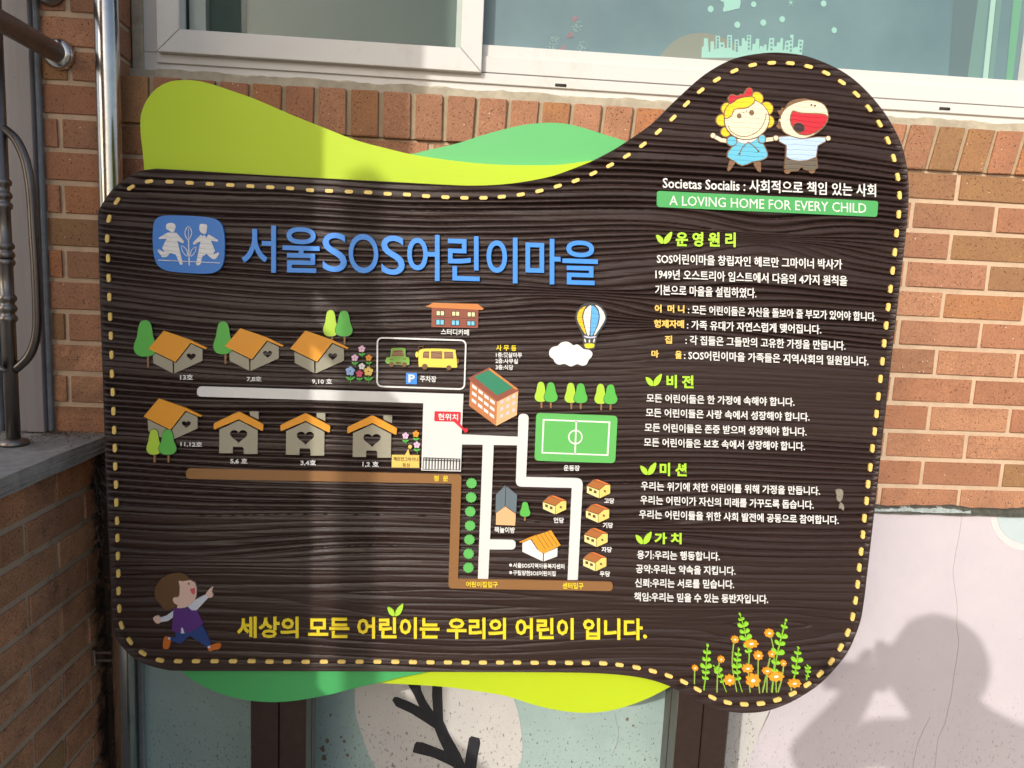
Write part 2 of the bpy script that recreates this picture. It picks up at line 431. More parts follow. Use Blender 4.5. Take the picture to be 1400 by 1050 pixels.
# weep slots
for px, py in ((766, 117.5), (1289, 149.5)):
    p = PY(px, py, .0497); r = .0125
    tube('weep_slot', [(p.x-r, .0448, p.z), (p.x+r, .0448, p.z)], .0036, M['gap'], win, 10)
# caulk bead, wavy
def ribbon_strip(name, x0, x1, y, zlo, zhi, amp, mat, parent, n=160, thick=.01, seed=1):
    rr = np.random.RandomState(seed); o0 = origin(parent)
    ph = rr.rand(6)*6.28; vs = []; fs = []
    for i in range(n+1):
        x = x0+(x1-x0)*i/n; t = x*20
        j = amp*(math.sin(t*1.3+ph[0])+math.sin(t*3.1+ph[1])*.6+math.sin(t*7.7+ph[2])*.4+rr.randn()*.3)
        j2 = amp*.4*(math.sin(t*2.3+ph[3])+rr.randn()*.4)
        for (yy, zz) in ((y+thick, zlo+j2), (y, zlo+j2+.003), (y+.001, (zlo+zhi)/2), (y+.002, zhi+j), (y+thick, zhi+j+.001)):
            vs.append(Vector((x, yy, zz))-o0)
    for i in range(n):
        for k in range(4):
            a = i*5+k; fs.append((a, a+5, a+6, a+1))
    return link(name, mesh(name, vs, fs, mat), parent)
ribbon_strip('caulk', XL, XR, .038, ZO+.058, ZO+.0905, .0022, M['caulk'], win, thick=.03)
M['caulk_pale'] = plain('pale_caulk', (.55, .49, .37), .8, 0, 60, .4, .003)
ribbon_strip('caulk', XL, XR, .0405, ZO+.078, ZO+.0915, .0018, M['caulk_pale'], win, thick=.03, seed=5)
box('caulk', XL+.0015, FX0+.001, .046, .12, ZO+.06, zt, M['caulk'], win, .003)
M['caulk_crack'] = M['gap']
# interior: curtain folds at the right, bunch of flowers in the middle
def folds(name, x0, x1, y, z0, z1, n, amp, mat, parent):
    o0 = origin(parent); N_ = n*10; vs = []; fs = []
    for i in range(N_+1):
        x = x0+(x1-x0)*i/N_; yy = y+amp*math.sin(i/10*2*math.pi)+amp*.4*math.sin(i/4.1)
        vs += [Vector((x, yy, z0))-o0, Vector((x, yy, z1))-o0]
    for i in range(N_): fs.append((2*i, 2*i+2, 2*i+3, 2*i+1))
    return link(name, mesh(name, vs, fs, mat, True), parent)
M['film_dark'] = plain('slate_panel', (.10, .155, .165), .45)
M['film_mid'] = plain('teal_panel', (.135, .24, .225), .5)
M['film_green'] = plain('green_panel', (.12, .30, .20), .5)
M['film_pale'] = plain('pale_mint_panel', (.30, .48, .42), .5)
def strip_px(name, xa, xb, mat):     # curtain leaves pressed behind the film edge
    a0 = PY(xa[0], 0, .0735).x; a1 = PY(xa[1], 112, .0735).x; b0 = PY(xb[0], 0, .0735).x; b1 = PY(xb[1], 112, .0735).x
    zz0 = ZO+.191; zz1 = ZO+.34; o0 = origin(win)
    e = lambda p, q: q+(p-q)*(zt-zz0)/(zz1-zz0)
    return link(name, mesh(name, [Vector((a1, .0733, zz0))-o0, Vector((b1, .0733, zz0))-o0, Vector((min(.1665, e(b0, b1)), .0733, zt))-o0, Vector((e(a0, a1), .0733, zt))-o0], [(0, 1, 2, 3)], mat), win)
strip_px('curtain_leaf', (1305, 1296), (1337, 1322), M['film_dark'])
strip_px('curtain_leaf', (1337, 1322), (1352, 1340), M['film_mid'])
strip_px('curtain_leaf', (1355, 1343), (1362, 1350), M['film_pale'])
strip_px('curtain_leaf', (1363, 1351), (1370, 1357), M['film_mid'])
strip_px('curtain_leaf', (1386, 1375), (1397.5, 1384), M['film_green'])
# ------------------------------------------------------------------ sign: helpers in sign-plane coordinates
SY = -.26
SIGN = Vector((-1.02, SY, 0))
sign = thing('map_signboard', 'dark wooden village map board with blue Korean title and green hills on brown posts', 'sign', SIGN)
def sp(px, py):
    p = PY(px, py, SY); return (p.x-SIGN.x, p.z)
def spl(pts, closed=True, k=6):
    """Catmull-Rom through the points"""
    n = len(pts); out = []
    rng = range(n) if closed else range(n-1)
    for i in rng:
        g_ = (lambda j: pts[j % n]) if closed else (lambda j: pts[max(0, min(n-1, j))])
        p0, p1, p2, p3 = g_(i-1), g_(i), g_(i+1), g_(i+2)
        for s in range(k):
            t = s/k; t2 = t*t; t3 = t2*t
            out.append(tuple(.5*((2*p1[c])+(-p0[c]+p2[c])*t+(2*p0[c]-5*p1[c]+4*p2[c]-p3[c])*t2+(-p0[c]+3*p1[c]-3*p2[c]+p3[c])*t3) for c in (0, 1)))
    if not closed: out.append(pts[-1])
    return out
def inside(p, poly):
    r = False; n = len(poly); j = n-1
    for i in range(n):
        xi, yi = poly[i]; xj, yj = poly[j]
        if (yi > p[1]) != (yj > p[1]) and p[0] < (xj-xi)*(p[1]-yi)/(yj-yi)+xi: r = not r
        j = i
    return r
def plate_geo(loops, y0, y1, conv=sp):
    """flat cut-out: first loop is the outline, the rest are holes"""
    L = [[conv(*p) for p in lp] for lp in loops]
    flat = [p for lp in L for p in lp]
    tris = tessellate_polygon([[Vector((a, b, 0)) for a, b in lp] for lp in L])
    n = len(flat); vs = [(a, y0, b) for a, b in flat]+[(a, y1, b) for a, b in flat]
    fs = []
    for t in tris:
        a, b, c = [Vector((flat[i][0], 0, flat[i][1])) for i in t]
        nn = (b-a).cross(c-a); fs.append(tuple(t) if nn.y < 0 else tuple(reversed(t)))
    s = 0
    for li, lp in enumerate(L):
        k = len(lp); area = sum(lp[i][0]*lp[(i+1) % k][1]-lp[(i+1) % k][0]*lp[i][1] for i in range(k))
        for i in range(k):
            a, b = s+i, s+(i+1) % k
            fs.append((a, a+n, b+n, b) if (area > 0) == (li == 0) else (b, b+n, a+n, a))
        s += k
    return vs, fs
def plate(name, loops, mat, lift=.0008, parent=sign, back=.003, conv=sp, base=None):
    if loops and isinstance(loops[0][0], (int, float)): loops = [loops]
    vs, fs = plate_geo(loops, -lift, back, conv)
    return link(name, mesh(name, vs, fs, mat), parent)
def join_plates(name, items, mat, lift, parent=sign, back=.003):
    V, Fc = [], []
    for loops in items:
        if isinstance(loops[0][0], (int, float)): loops = [loops]
        vs, fs = plate_geo(loops, -lift, back); o = len(V); V += vs; Fc += [tuple(i+o for i in f) for f in fs]
    return link(name, mesh(name, V, Fc, mat), parent)
def circ(cx, cy, r, ry=None, n=20, a0=0): 
    ry = ry or r
    return [(cx+r*math.cos(a0+2*math.pi*i/n), cy+ry*math.sin(a0+2*math.pi*i/n)) for i in range(n)]
def ell(cx, cy, rx, ry, ang=0, n=20):
    c, s = math.cos(ang), math.sin(ang)
    return [(cx+rx*math.cos(t)*c-ry*math.sin(t)*s, cy+rx*math.cos(t)*s+ry*math.sin(t)*c) for t in [2*math.pi*i/n for i in range(n)]]
def stroke(pts, w_, closed=False, taper=False, rnd=True):
    """polyline to outline polygon(s) of width w_"""
    n = len(pts); L, R = [], []
    for i in range(n):
        a = pts[(i-1) % n] if closed or i > 0 else pts[i]; b = pts[(i+1) % n] if closed or i < n-1 else pts[i]
        dx, dy = b[0]-a[0], b[1]-a[1]; l = math.hypot(dx, dy) or 1
        nx, ny = -dy/l*w_/2, dx/l*w_/2
        if taper: k = 1-.8*i/(n-1); nx *= k; ny *= k
        L.append((pts[i][0]+nx, pts[i][1]+ny)); R.append((pts[i][0]-nx, pts[i][1]-ny))
    if closed: return [L, R] if abs(area2(L)) > abs(area2(R)) else [R, L]
    if rnd and not taper:
        def cap(p, q):
            a0 = math.atan2(p[1]-q[1], p[0]-q[0]); c = ((p[0]+q[0])/2, (p[1]+q[1])/2)
            return [(c[0]+w_/2*math.cos(a0+math.pi*t/5), c[1]+w_/2*math.sin(a0+math.pi*t/5)) for t in range(1, 5)]
        e = L[-1], R[-1]; s = R[0], L[0]
        ce = cap(*e); cs = cap(*s)
        # choose the bulging side
        d = (pts[-1][0]-pts[-2][0], pts[-1][1]-pts[-2][1])
        if (ce[1][0]-pts[-1][0])*d[0]+(ce[1][1]-pts[-1][1])*d[1] < 0: ce = [(2*pts[-1][0]-x, 2*pts[-1][1]-y) for x, y in reversed(ce)]; 
        d = (pts[0][0]-pts[1][0], pts[0][1]-pts[1][1])
        if (cs[1][0]-pts[0][0])*d[0]+(cs[1][1]-pts[0][1])*d[1] < 0: cs = [(2*pts[0][0]-x, 2*pts[0][1]-y) for x, y in reversed(cs)]
        return L+ce+R[::-1]+cs
    return L+R[::-1]
def area2(p): return sum(p[i][0]*p[(i+1) % len(p)][1]-p[(i+1) % len(p)][0]*p[i][1] for i in range(len(p)))/2
def rrect(q, r, k=5):
    """quad (TL,TR,BR,BL) with rounded corners"""
    out = []; n = len(q)
    rs = r if isinstance(r, (list, tuple)) else [r]*n
    for i in range(n):
        p = Vector(q[i]); a = Vector(q[i-1])-p; b = Vector(q[(i+1) % n])-p
        rr = min(rs[i], a.length/2, b.length/2)
        if rr <= .01: out.append(tuple(p)); continue
        A = p+a.normalized()*rr; B = p+b.normalized()*rr
        for t in range(k+1):
            u = t/k; v = A*(1-u)**2+p*2*u*(1-u)+B*u*u; out.append((v.x, v.y))
    return out
def zc(ox, oy, s):            # coordinates read off an enlarged crop
    return lambda pts: [(ox+x/s, oy+y/s) for x, y in pts]

# ------------------------------------------------------------------ sign: the embossed board
OUT = [(134,292),(136,286),(142,275),(152,261),(163,250.5),(175,242),(186,236.5),(197,232.5),(210,231),(225,231),(350,238.5),(450,244),(525,248),(600,252),(650,253.7),(700,250.7),
 (750,242),(782.5,231),(807.5,221),(835,207),(856,194),(885,174),(900,161),(912.5,148),(937.5,124),(962.5,102.5),(990,86),(1015,77),(1050,72),(1075,72.5),(1100,76),(1125,84.5),
 (1150,96.5),(1170,110.5),(1190,130),(1210,155),(1225,180.5),(1235,205),(1240.5,232),(1242.5,259),(1241,297),(1236,342),(1230,395),(1225,435),(1220,477),(1215.5,520),(1210,570),
 (1204.5,620),(1199,670),(1195,700),(1190,745),(1186,780),(1182.4,813.4),(1177,847),(1168,872.6),(1158,893),(1140,916),(1122,934),(1101,949),(1076,962.6),(1050,971.6),(1026.6,974.7),
 (1003.4,974),(983,970),(965,964),(947,955.5),(931.4,947),(916,938.5),(893,930.4),(867,925),(828.6,921.2),(777,919.5),(700,919),(594,918.7),(504,918),(350,917.5),(247,917.2),
 (223.7,915),(200.6,908.8),(185,901),(172,890),(162,877.7),(155.6,862),(152.5,840),(150.4,780),(147.5,720),(145,657.5),(142.5,595),(140.5,520),(137.5,435),(136,385),(134.6,335)]
def vnoise(x, z, seed):
    rs = np.random.RandomState(seed); G = rs.rand(256, 256)
    xi = np.floor(x).astype(int); zi = np.floor(z).astype(int); fx = x-xi; fz = z-zi
    fx = fx*fx*(3-2*fx); fz = fz*fz*(3-2*fz)
    a = G[xi % 256, zi % 256]; b = G[(xi+1) % 256, zi % 256]; c = G[xi % 256, (zi+1) % 256]; d = G[(xi+1) % 256, (zi+1) % 256]
    return (a*(1-fx)+b*fx)*(1-fz)+(c*(1-fx)+d*fx)*fz-.5
def grain_height(X, Z):
    """0 at the ridges, negative in the grooves (metres)"""
    x = X+5; z = Z+3
    wp = .060*vnoise(x*1.1, z*2.4, 1)+.016*vnoise(x*2.4, z*5.5, 2)+.005*vnoise(x*5, z*16, 3)+.0012*vnoise(x*14, z*60, 8)
    # knots bend the grain round them
    for kx, kz, kr, ka in ((.48, 1.72, .06, .03), (.36, 1.55, .08, .022), (-.62, 1.05, .10, .02), (.12, 1.60, .06, .016), (.56, .93, .05, -.03), (.25, 1.14, .09, .02), (-.1, .98, .12, -.03)):
        wp = wp+ka*np.exp(-(((X-kx)/(kr*2.2))**2+((Z-kz)/kr)**2))*np.sign(Z-kz+1e-6)*np.minimum(1, np.abs(Z-kz)/.012)
    zz = z+wp
    t = np.clip((Z-.98)/.36, 0, 1)*1.0
    rate = 1/.0205+(1/.0098-1/.0205)*(t*t*(3-2*t))               # grooves per metre, wider low down
    z0 = 3.9
    ph = zz*0
    # integrate the rate along z so that the pattern stays continuous
    zt_ = np.linspace(3.5, 5.6, 4000); tt = np.clip((zt_-3-.98)/.36, 0, 1); rt = 1/.0205+(1/.0104-1/.0205)*(tt*tt*(3-2*tt))
    cum = np.concatenate([[0], np.cumsum(rt[:-1]*np.diff(zt_))]); ph = np.interp(zz, zt_, cum)
    ph = ph+1.1*vnoise(x*1.7, z*9, 4)
    f = ph-np.floor(ph); k_ = np.floor(ph)
    rk = (np.sin(k_*12.9898)*43758.5453) % 1.0                    # every groove its own strength
    fu = .22+.18*rk
    prof = np.where(f < fu, 1-(f/fu)**.8, (np.maximum(f-fu, 0)/(1-fu))**3.4)     # steep lower lip, long upper slope
    fade = np.clip(1.0+2.9*vnoise(x*1.7+k_*7.31, k_*3.17+z*0, 14), .06, 1.45)
    amp = np.clip(.72+1.25*vnoise(x*.9, z*7, 5)+.5*vnoise(x*3, z*30, 6), .07, 1.25)
    depth = .0078-.0022*(1-t)
    h = -prof*amp*fade*depth*(.65+.5*rk)
    # shallow hollows between grooves and scratches
    h = h-.0012*(vnoise(x*7, z*230+wp*60, 7)+.5)-.0004*(vnoise(x*22, z*260, 9)+.5)
    h = h-.0016*(vnoise(x*1.8, z*22, 10)+.5)
    return h
def board():
    P = np.array([sp(*p) for p in spl(OUT, k=4)])
    # split to a top and a bottom chain
    iL = int(np.argmin(P[:, 0])); P = np.roll(P, -iL, axis=0); iR = int(np.argmax(P[:, 0]))
    A = P[:iR+1]; B = np.vstack([P[iR:], P[:1]])
    if A[:, 1].mean() < B[:, 1].mean(): A, B = B, A
    def chain(C):
        if C[0, 0] > C[-1, 0]: C = C[::-1]
        keep = [0]
        for i in range(1, len(C)):
            if C[i, 0] > C[keep[-1], 0]+1e-6: keep.append(i)
        return C[keep]
    T, Bt = chain(A), chain(B)
    nc, nr = 260, 1330
    x0, x1 = P[:, 0].min(), P[:, 0].max()
    u = np.linspace(0, 1, nc); us = (1-np.cos(np.pi*u))/2; us = .6*u+.4*us
    us = np.where(u < .02, u*u*.5/.02*us[np.searchsorted(u, .02)]/.01*.02, us) if False else us
    # extra columns near the rounded ends
    xs = x0+(x1-x0)*np.unique(np.concatenate([us, np.geomspace(1e-4, .03, 26), 1-np.geomspace(1e-4, .08, 40)]))
    nc = len(xs)
    zt_ = np.interp(xs, T[:, 0], T[:, 1]); zb = np.interp(xs, Bt[:, 0], Bt[:, 1])
    v = np.linspace(0, 1, nr)
    X = np.repeat(xs[:, None], nr, 1); zg = P[:, 1].min()+(P[:, 1].max()-P[:, 1].min())*v
    Z = np.clip(zg[None, :], zb[:, None], np.maximum(zt_, zb+1e-5)[:, None])
    H = grain_height(X, Z)
    # the relief dies out at the sanded rim
    Pd = P[::2]; D = np.full(X.shape, 9.0)
    for a_, b_ in zip(Pd, np.roll(Pd, -1, axis=0)):
        sel = (X > min(a_[0], b_[0])-.012) & (X < max(a_[0], b_[0])+.012)
        if not sel.any(): continue
        e_ = b_-a_; tt = np.clip(((X[sel]-a_[0])*e_[0]+(Z[sel]-a_[1])*e_[1])/(e_@e_+1e-12), 0, 1)
        D[sel] = np.minimum(D[sel], np.hypot(X[sel]-a_[0]-tt*e_[0], Z[sel]-a_[1]-tt*e_[1]))
    H = H*np.clip(D/.009-.05, 0, 1)
    Y = -H
    vs = np.stack([X, Y, Z], -1).reshape(-1, 3)
    i, j = np.meshgrid(np.arange(nc-1), np.arange(nr-1), indexing='ij'); a = (i*nr+j).ravel()
    q = np.stack([a, a+nr, a+nr+1, a+1], -1)
    zf = Z.ravel(); q = q[(np.abs(zf[q[:, 3]]-zf[q[:, 0]])+np.abs(zf[q[:, 2]]-zf[q[:, 1]])) > 1e-7]     # drop the collapsed cells outside the outline
    me = bpy.data.meshes.new('board')
    nb = len(vs)
    # rim: boundary walk
    ring = [(i_*nr) for i_ in range(nc)]+[(nc-1)*nr+j_ for j_ in range(1, nr)]+[i_*nr+nr-1 for i_ in range(nc-2, -1, -1)]+[j_ for j_ in range(nr-2, 0, -1)]
    ring = np.array(ring); back = vs[ring].copy(); back[:, 1] = .0195
    vs = np.vstack([vs, back]); k = len(ring); r2 = np.arange(k)
    side = np.stack([ring, nb+r2, nb+(r2+1) % k, ring[(r2+1) % k]], -1)
    allq = np.vstack([q, side])
    me.vertices.add(len(vs)); me.vertices.foreach_set('co', vs.ravel())
    me.loops.add(allq.size); me.loops.foreach_set('vertex_index', allq.ravel())
    me.polygons.add(len(allq)); me.polygons.foreach_set('loop_start', np.arange(0, allq.size, 4)); me.polygons.foreach_set('loop_total', np.full(len(allq), 4))
    sm = np.ones(len(allq), bool); sm[len(q):] = False; me.polygons.foreach_set('use_smooth', sm)
    me.update(); me.materials.append(M['wood'])
    return link('board', me, sign)
board()
# back of the board
M['board_back'] = plain('plywood_back', (.16, .11, .08), .8)
plate('board_back', spl(OUT, k=2), M['board_back'], -.0196, back=.0205)

# ------------------------------------------------------------------ sign: paints
def P_(name, rgb, **k):
    M[name] = paint(name+'_paint', tuple(min(.9, c) for c in rgb), **k); return M[name]
P_('lime', (.46, .63, .014), rough=.6); P_('lime2', (.47, .61, .008), rough=.6); P_('green', (.11, .46, .15)); P_('green2', (.07, .43, .13))
P_('stitch', (.82, .58, .17), var=.05); P_('blue', (.055, .27, .80)); P_('blue_dk', (.035, .20, .62)); P_('white', (.76, .76, .74), var=.06)
P_('road', (.69, .69, .675), var=.08); P_('brown', (.27, .13, .045)); P_('yellow', (.84, .66, .03)); P_('headline', (.42, .72, .045))
P_('orange', (.78, .33, .025)); P_('stone', (.34, .32, .24)); P_('tree', (.10, .46, .07)); P_('tree_lime', (.42, .64, .05)); P_('trunk', (.30, .15, .06))
P_('field', (.12, .47, .11)); P_('banner', (.075, .38, .11)); P_('red', (.62, .02, .035)); P_('ink', (.03, .03, .03)); P_('cafe_wall', (.28, .08, .05))
P_('cafe_roof', (.60, .22, .06)); P_('cream', (.80, .74, .42)); P_('sky', (.20, .58, .80)); P_('peach', (.78, .44, .22)); P_('pane_white', (.78, .78, .76))
P_('office', (.52, .19, .07)); P_('office_green', (.03, .22, .12)); P_('slate', (.13, .17, .20)); P_('butter', (.80, .60, .16)); P_('butter_pale', (.82, .72, .30))
P_('roof_brown', (.40, .14, .035)); P_('roof_red', (.72, .18, .04)); P_('gold', (.80, .55, .13)); P_('pink_f', (.78, .50, .66)); P_('blue_f', (.30, .48, .82))
P_('rose', (.62, .08, .16)); P_('orange_f', (.80, .30, .02)); P_('car', (.20, .40, .07)); P_('bus', (.84, .66, .10)); P_('wheel', (.17, .09, .04))
P_('skin', (.74, .52, .43)); P_('hair', (.13, .065, .025)); P_('purple', (.10, .03, .21)); P_('navy', (.02, .055, .22)); P_('shirt', (.62, .66, .74))
P_('shoe', (.60, .15, .02)); P_('mouth', (.60, .10, .12)); P_('grey', (.05, .055, .06)); P_('lavender', (.55, .56, .70))
for k_, c_ in (('g_cream', (.74, .68, .50)), ('g_yellow', (.86, .58, .02)), ('g_red', (.55, .02, .035)), ('g_blue', (.13, .48, .66)), ('g_lblue', (.45, .60, .84)),
               ('g_pants', (.13, .11, .08)), ('g_white', (.78, .76, .70)), ('g_sky', (.12, .42, .80)), ('g_gold', (.84, .52, .02)), ('g_logo', (.74, .74, .74)), ('g_brown', (.21, .115, .06)), ('g_dark', (.05, .022, .022)), ('g_wood', (.28, .15, .08))):
    P_(k_, c_, grain=True, rough=.5)

# hills: lime in front of green at the top, green in front of lime below
def hill(name, pts, mat, y0, y1, label=None):
    vs, fs = plate_geo([pts], y0, y1, lambda px, py: ((lambda q: (q.x-SIGN.x, q.z))(PY(px, py, SY+y0))))
    o = link(name, mesh(name, vs, fs, mat), sign)
    if label: o['label'] = label
    return o
LT = spl([(197,240),(197,228),(195,207),(192.3,182),(192,163),(194,152),(199,140),(207.5,127.5),(220,117),(235,111),(255,109.5),(275,111.5),(300,118.5),(325,127),(350,136),(400,157.5),(450,177.5),(487.5,192),(525,202),(562.5,211),(600,217),(650,223),(700,225.7),(750,225.7),(775,224),(812,219)], False, 4)+[(800,246),(700,268),(600,266),(400,256),(197,246)]
GT = spl([(540,208),(562,210.5),(587.5,204.5),(625,196),(662.5,184),(700,174),(725,169.5),(750,167.8),(775,169.5),(800,175.5),(825,183.5),(862,195)], False, 4)+[(840,225),(760,258),(660,265),(560,262)]
GB = spl([(243,912),(257,925.5),(272.6,935),(293,945),(313.7,952),(334,956.8),(350,958.8),(376,960),(401,958.2),(427,954.3),(453,949),(478.6,942.5),(517,933.5),(545.4,926.6),(571,921.4),(600,915)], False, 4)+[(600,900),(243,900)]
LB = [(470,936)]+spl([(516,934),(555.7,935.6),(607,939),(645.7,944),(684,950),(700,954),(725.7,962.3),(751,969),(782,973.7),(808,974.5),(833.7,971.6),(859.4,964.8),(885,955),(905.7,944.6),(925,934)], False, 4)+[(900,905),(470,900)]
hill('hill_panel', LT, M['lime'], .0208, .0330, 'lime green hill-shaped panel rising above the board')
hill('hill_panel', GT, M['green'], .0335, .0450, 'mid green hill-shaped panel behind the lime one above the board')
hill('hill_panel', GB, M['green2'], .0208, .0330, 'green wave-shaped panel under the left of the board')
hill('hill_panel', LB, M['lime2'], .0335, .0450, 'lime wave-shaped panel under the middle of the board')

# posts (two steel tubes side by side, twice) and their rear channels
for xa in (-1.522, -.622):
    x0_, x1_ = xa, xa+.113
    for k in range(2):
        a = xa+k*.0575
        box('post', a, a+.0555, SY+.0455, SY+.092, 0, ZO-.30, M['post'], sign, .002)
        box('post_channel', a+.001, a+.0545, SY+.100, SY+.142, 0, ZO-.32, M['post'], sign, .002)
    box('post_side_plate', xa-.0012, xa, SY+.0475, SY+.090, 0, ZO-.31, M['post_side'], sign)
    box('post_side_plate', xa-.0002, xa+.0008, SY+.102, SY+.140, 0, ZO-.33, M['post_side'], sign)
    box('post_side_plate', xa+.113, xa+.1142, SY+.0475, SY+.090, 0, ZO-.31, M['post_side'], sign)
    box('post_side_plate', xa+.1122, xa+.1132, SY+.102, SY+.140, 0, ZO-.33, M['post_side'], sign)
    for zz in (.35, 1.05, 1.6):
        box('post_clamp', xa+.004, xa+.109, SY+.0915, SY+.1005, zz, zz+.05, M['post'], sign)

# stitched dashes
ST = [(160,275),(149,299),(146.5,326),(147.7,353),(148.5,380),(149.5,406),(150.5,433),(151.5,459),(152.5,485),(153,511),(154,536),(155,562),(156,588),(157,612.5),(157.5,637.5),(158.5,662.5),(159,687),(160,712),(160.5,735.5),(161,760),(161.7,784),(162,808),(163,832),(166,855),(177.4,876.7),(195,893),(218.6,902.7),(243.5,904),(268,904),(293.4,904),(318.6,904),(344,904),(368.5,904.7),(393,904.7),(418,904.7),(443,904.7),(467,904.7),(491.7,904.7),(516,904.7),(540.5,904.9),(564.7,905.2),(588.6,905.4),(612.5,905.5),(636.4,905.6),(660.3,905.7),(683.8,905.7),(707,905.7),(731,906),(754.5,906.2),(778,906.4),(801,906.5),(824.7,907),(847,909),(870.5,912.7),(892.6,917.6),(914.4,924),(935.3,932.5),(954,942.8),(974,953.6),(995,960.5),(1017.6,963),(1040.4,962),(1063,957),(1084,948.4),(1104,936),(1121.5,921.4),(1137,904.5),(1149.5,885.4),(1159.3,865),(1166,843.5),(1169.8,821),(1172.7,799),(1175,776),(1177.5,754),(1180,731),(1182,708.5),(1185,685),(1187,662),(1190,639),(1193,613),(1196,590),(1198.5,566),(1201,542),(1203.7,518),(1206.5,494),(1209,469.5),(1211.7,445),(1214.5,420),(1217.5,395),(1220.5,370),(1223.5,345),(1226,319),(1229,293),(1230,267),(1227.5,242),(1222,216),(1214,192),(1202.5,169),(1188,148),(1171,129),(1151,112.5),(1129.5,100),(1105.5,91),(1080.5,86.5),(1055,86),(1029,89),(1004,97),(980,109),(958,124),(938.5,142),(920,161.5),(900,180),(879,198),(857,213),(834,226),(811,237),(787,247),(762.5,254.5),(737.5,261),(712,266),(686,269),(661,270.5),(635,270.5),(609,269.5),(582.5,268),(556.5,266),(530,265),(503.5,263),(477,262),(450,261),(424,260),(396.7,257.5),(369.5,256),(342.5,254.5),(315,253),(287,251.5),(259.5,250),(232,248.5),(204,248),(179,256.5)]
n = len(ST)
for i, (x, y) in enumerate(ST):
    a, b = ST[i-1], ST[(i+1) % n]; dx, dy = b[0]-a[0], b[1]-a[1]; l = math.hypot(dx, dy); dx /= l; dy /= l
    h = 3.3
    plate('stitch', stroke([(x-dx*h, y-dy*h), (x+dx*h, y+dy*h)], 4.9), M['stitch'], .0010)

# ------------------------------------------------------------------ lettering (Blender's own typeface turned to mesh)
def text_mesh(s, bold, spacing=1.0):
    cu = bpy.data.curves.new('t', 'FONT'); cu.body = s; cu.resolution_u = 6 if len(s) <= 5 else 2; cu.offset = bold; cu.space_character = spacing; cu.fill_mode = 'FRONT'
    o = bpy.data.objects.new('t', cu)
    me = bpy.data.meshes.new_from_object(o)
    bpy.data.objects.remove(o); bpy.data.curves.remove(cu)
    return me
def solidify(bm, thick):
    fs = bm.faces[:]
    r = bmesh.ops.extrude_face_region(bm, geom=bm.faces[:])
    vv = [e for e in r['geom'] if isinstance(e, bmesh.types.BMVert)]
    bmesh.ops.translate(bm, verts=vv, vec=(0, -thick, 0))
def lettering(name, s, xL, yL, xR, yR, h, mat, bold=.012, lift=.0010, parent=sign, split=None, hR=None):
    """text whose ink box runs from xL to xR, vertical centres yL and yR, height h (photo pixels on the sign plane)"""
    me = text_mesh(s, bold); co = np.empty(len(me.vertices)*3); me.vertices.foreach_get('co', co); co = co.reshape(-1, 3)
    x0, x1 = co[:, 0].min(), co[:, 0].max(); y0, y1 = co[:, 1].min(), co[:, 1].max()
    hR = hR or h
    BL = np.array(sp(xL, yL+h/2)); BR = np.array(sp(xR, yR+hR/2)); TL = np.array(sp(xL, yL-h/2)); TR = np.array(sp(xR, yR-hR/2))
    u = (co[:, 0]-x0)/(x1-x0); v = (co[:, 1]-y0)/(y1-y0)
    q = (BL[None]*(1-u)[:, None]+BR[None]*u[:, None])*(1-v)[:, None]+(TL[None]*(1-u)[:, None]+TR[None]*u[:, None])*v[:, None]
    out = np.stack([q[:, 0], np.full(len(q), .0005), q[:, 1]], -1); me.vertices.foreach_set('co', out.ravel()); me.update()
    bm = bmesh.new(); bm.from_mesh(me); bpy.data.meshes.remove(me)
    bmesh.ops.remove_doubles(bm, verts=bm.verts, dist=1e-6)
    for f in bm.faces:
        f.smooth = False; f.normal_update()
        if f.normal.y > 0: f.normal_flip()
    solidify(bm, lift+.0005)
    if not split:
        m2 = bpy.data.meshes.new(name); bm.to_mesh(m2); bm.free(); m2.materials.append(mat); return link(name, m2, parent)
    # one part per syllable: gather connected pieces by where their centre falls
    bounds = []
    for k in range(1, len(s)+1):
        t = text_mesh(s[:k], bold)
        if len(t.vertices):
            c = np.empty(len(t.vertices)*3); t.vertices.foreach_get('co', c); bounds.append((c.reshape(-1, 3)[:, 0].max()-x0)/(x1-x0))
        else: bounds.append(0)
        bpy.data.meshes.remove(t)
    bX = [BL[0]*(1-b)+BR[0]*b for b in bounds]
    seen = set(); groups = {}
    for v0 in bm.verts:
        if v0 in seen: continue
        st = [v0]; comp = []; seen.add(v0)
        while st:
            a = st.pop(); comp.append(a)
            for e in a.link_edges:
                b = e.other_vert(a)
                if b not in seen: seen.add(b); st.append(b)
        cx = (min(a.co.x for a in comp)+max(a.co.x for a in comp))/2
        k = next((i for i, b in enumerate(bX) if cx <= b+1e-4), len(bX)-1); groups.setdefault(k, []).extend(comp)
    for k, comp in groups.items():
        ids = {v: i for i, v in enumerate(comp)}
        fs = [tuple(ids[v] for v in f.verts) for f in bm.faces if f.verts[0] in ids]
        link(name, mesh(name, [v.co for v in comp], fs, mat), parent)
    bm.free()

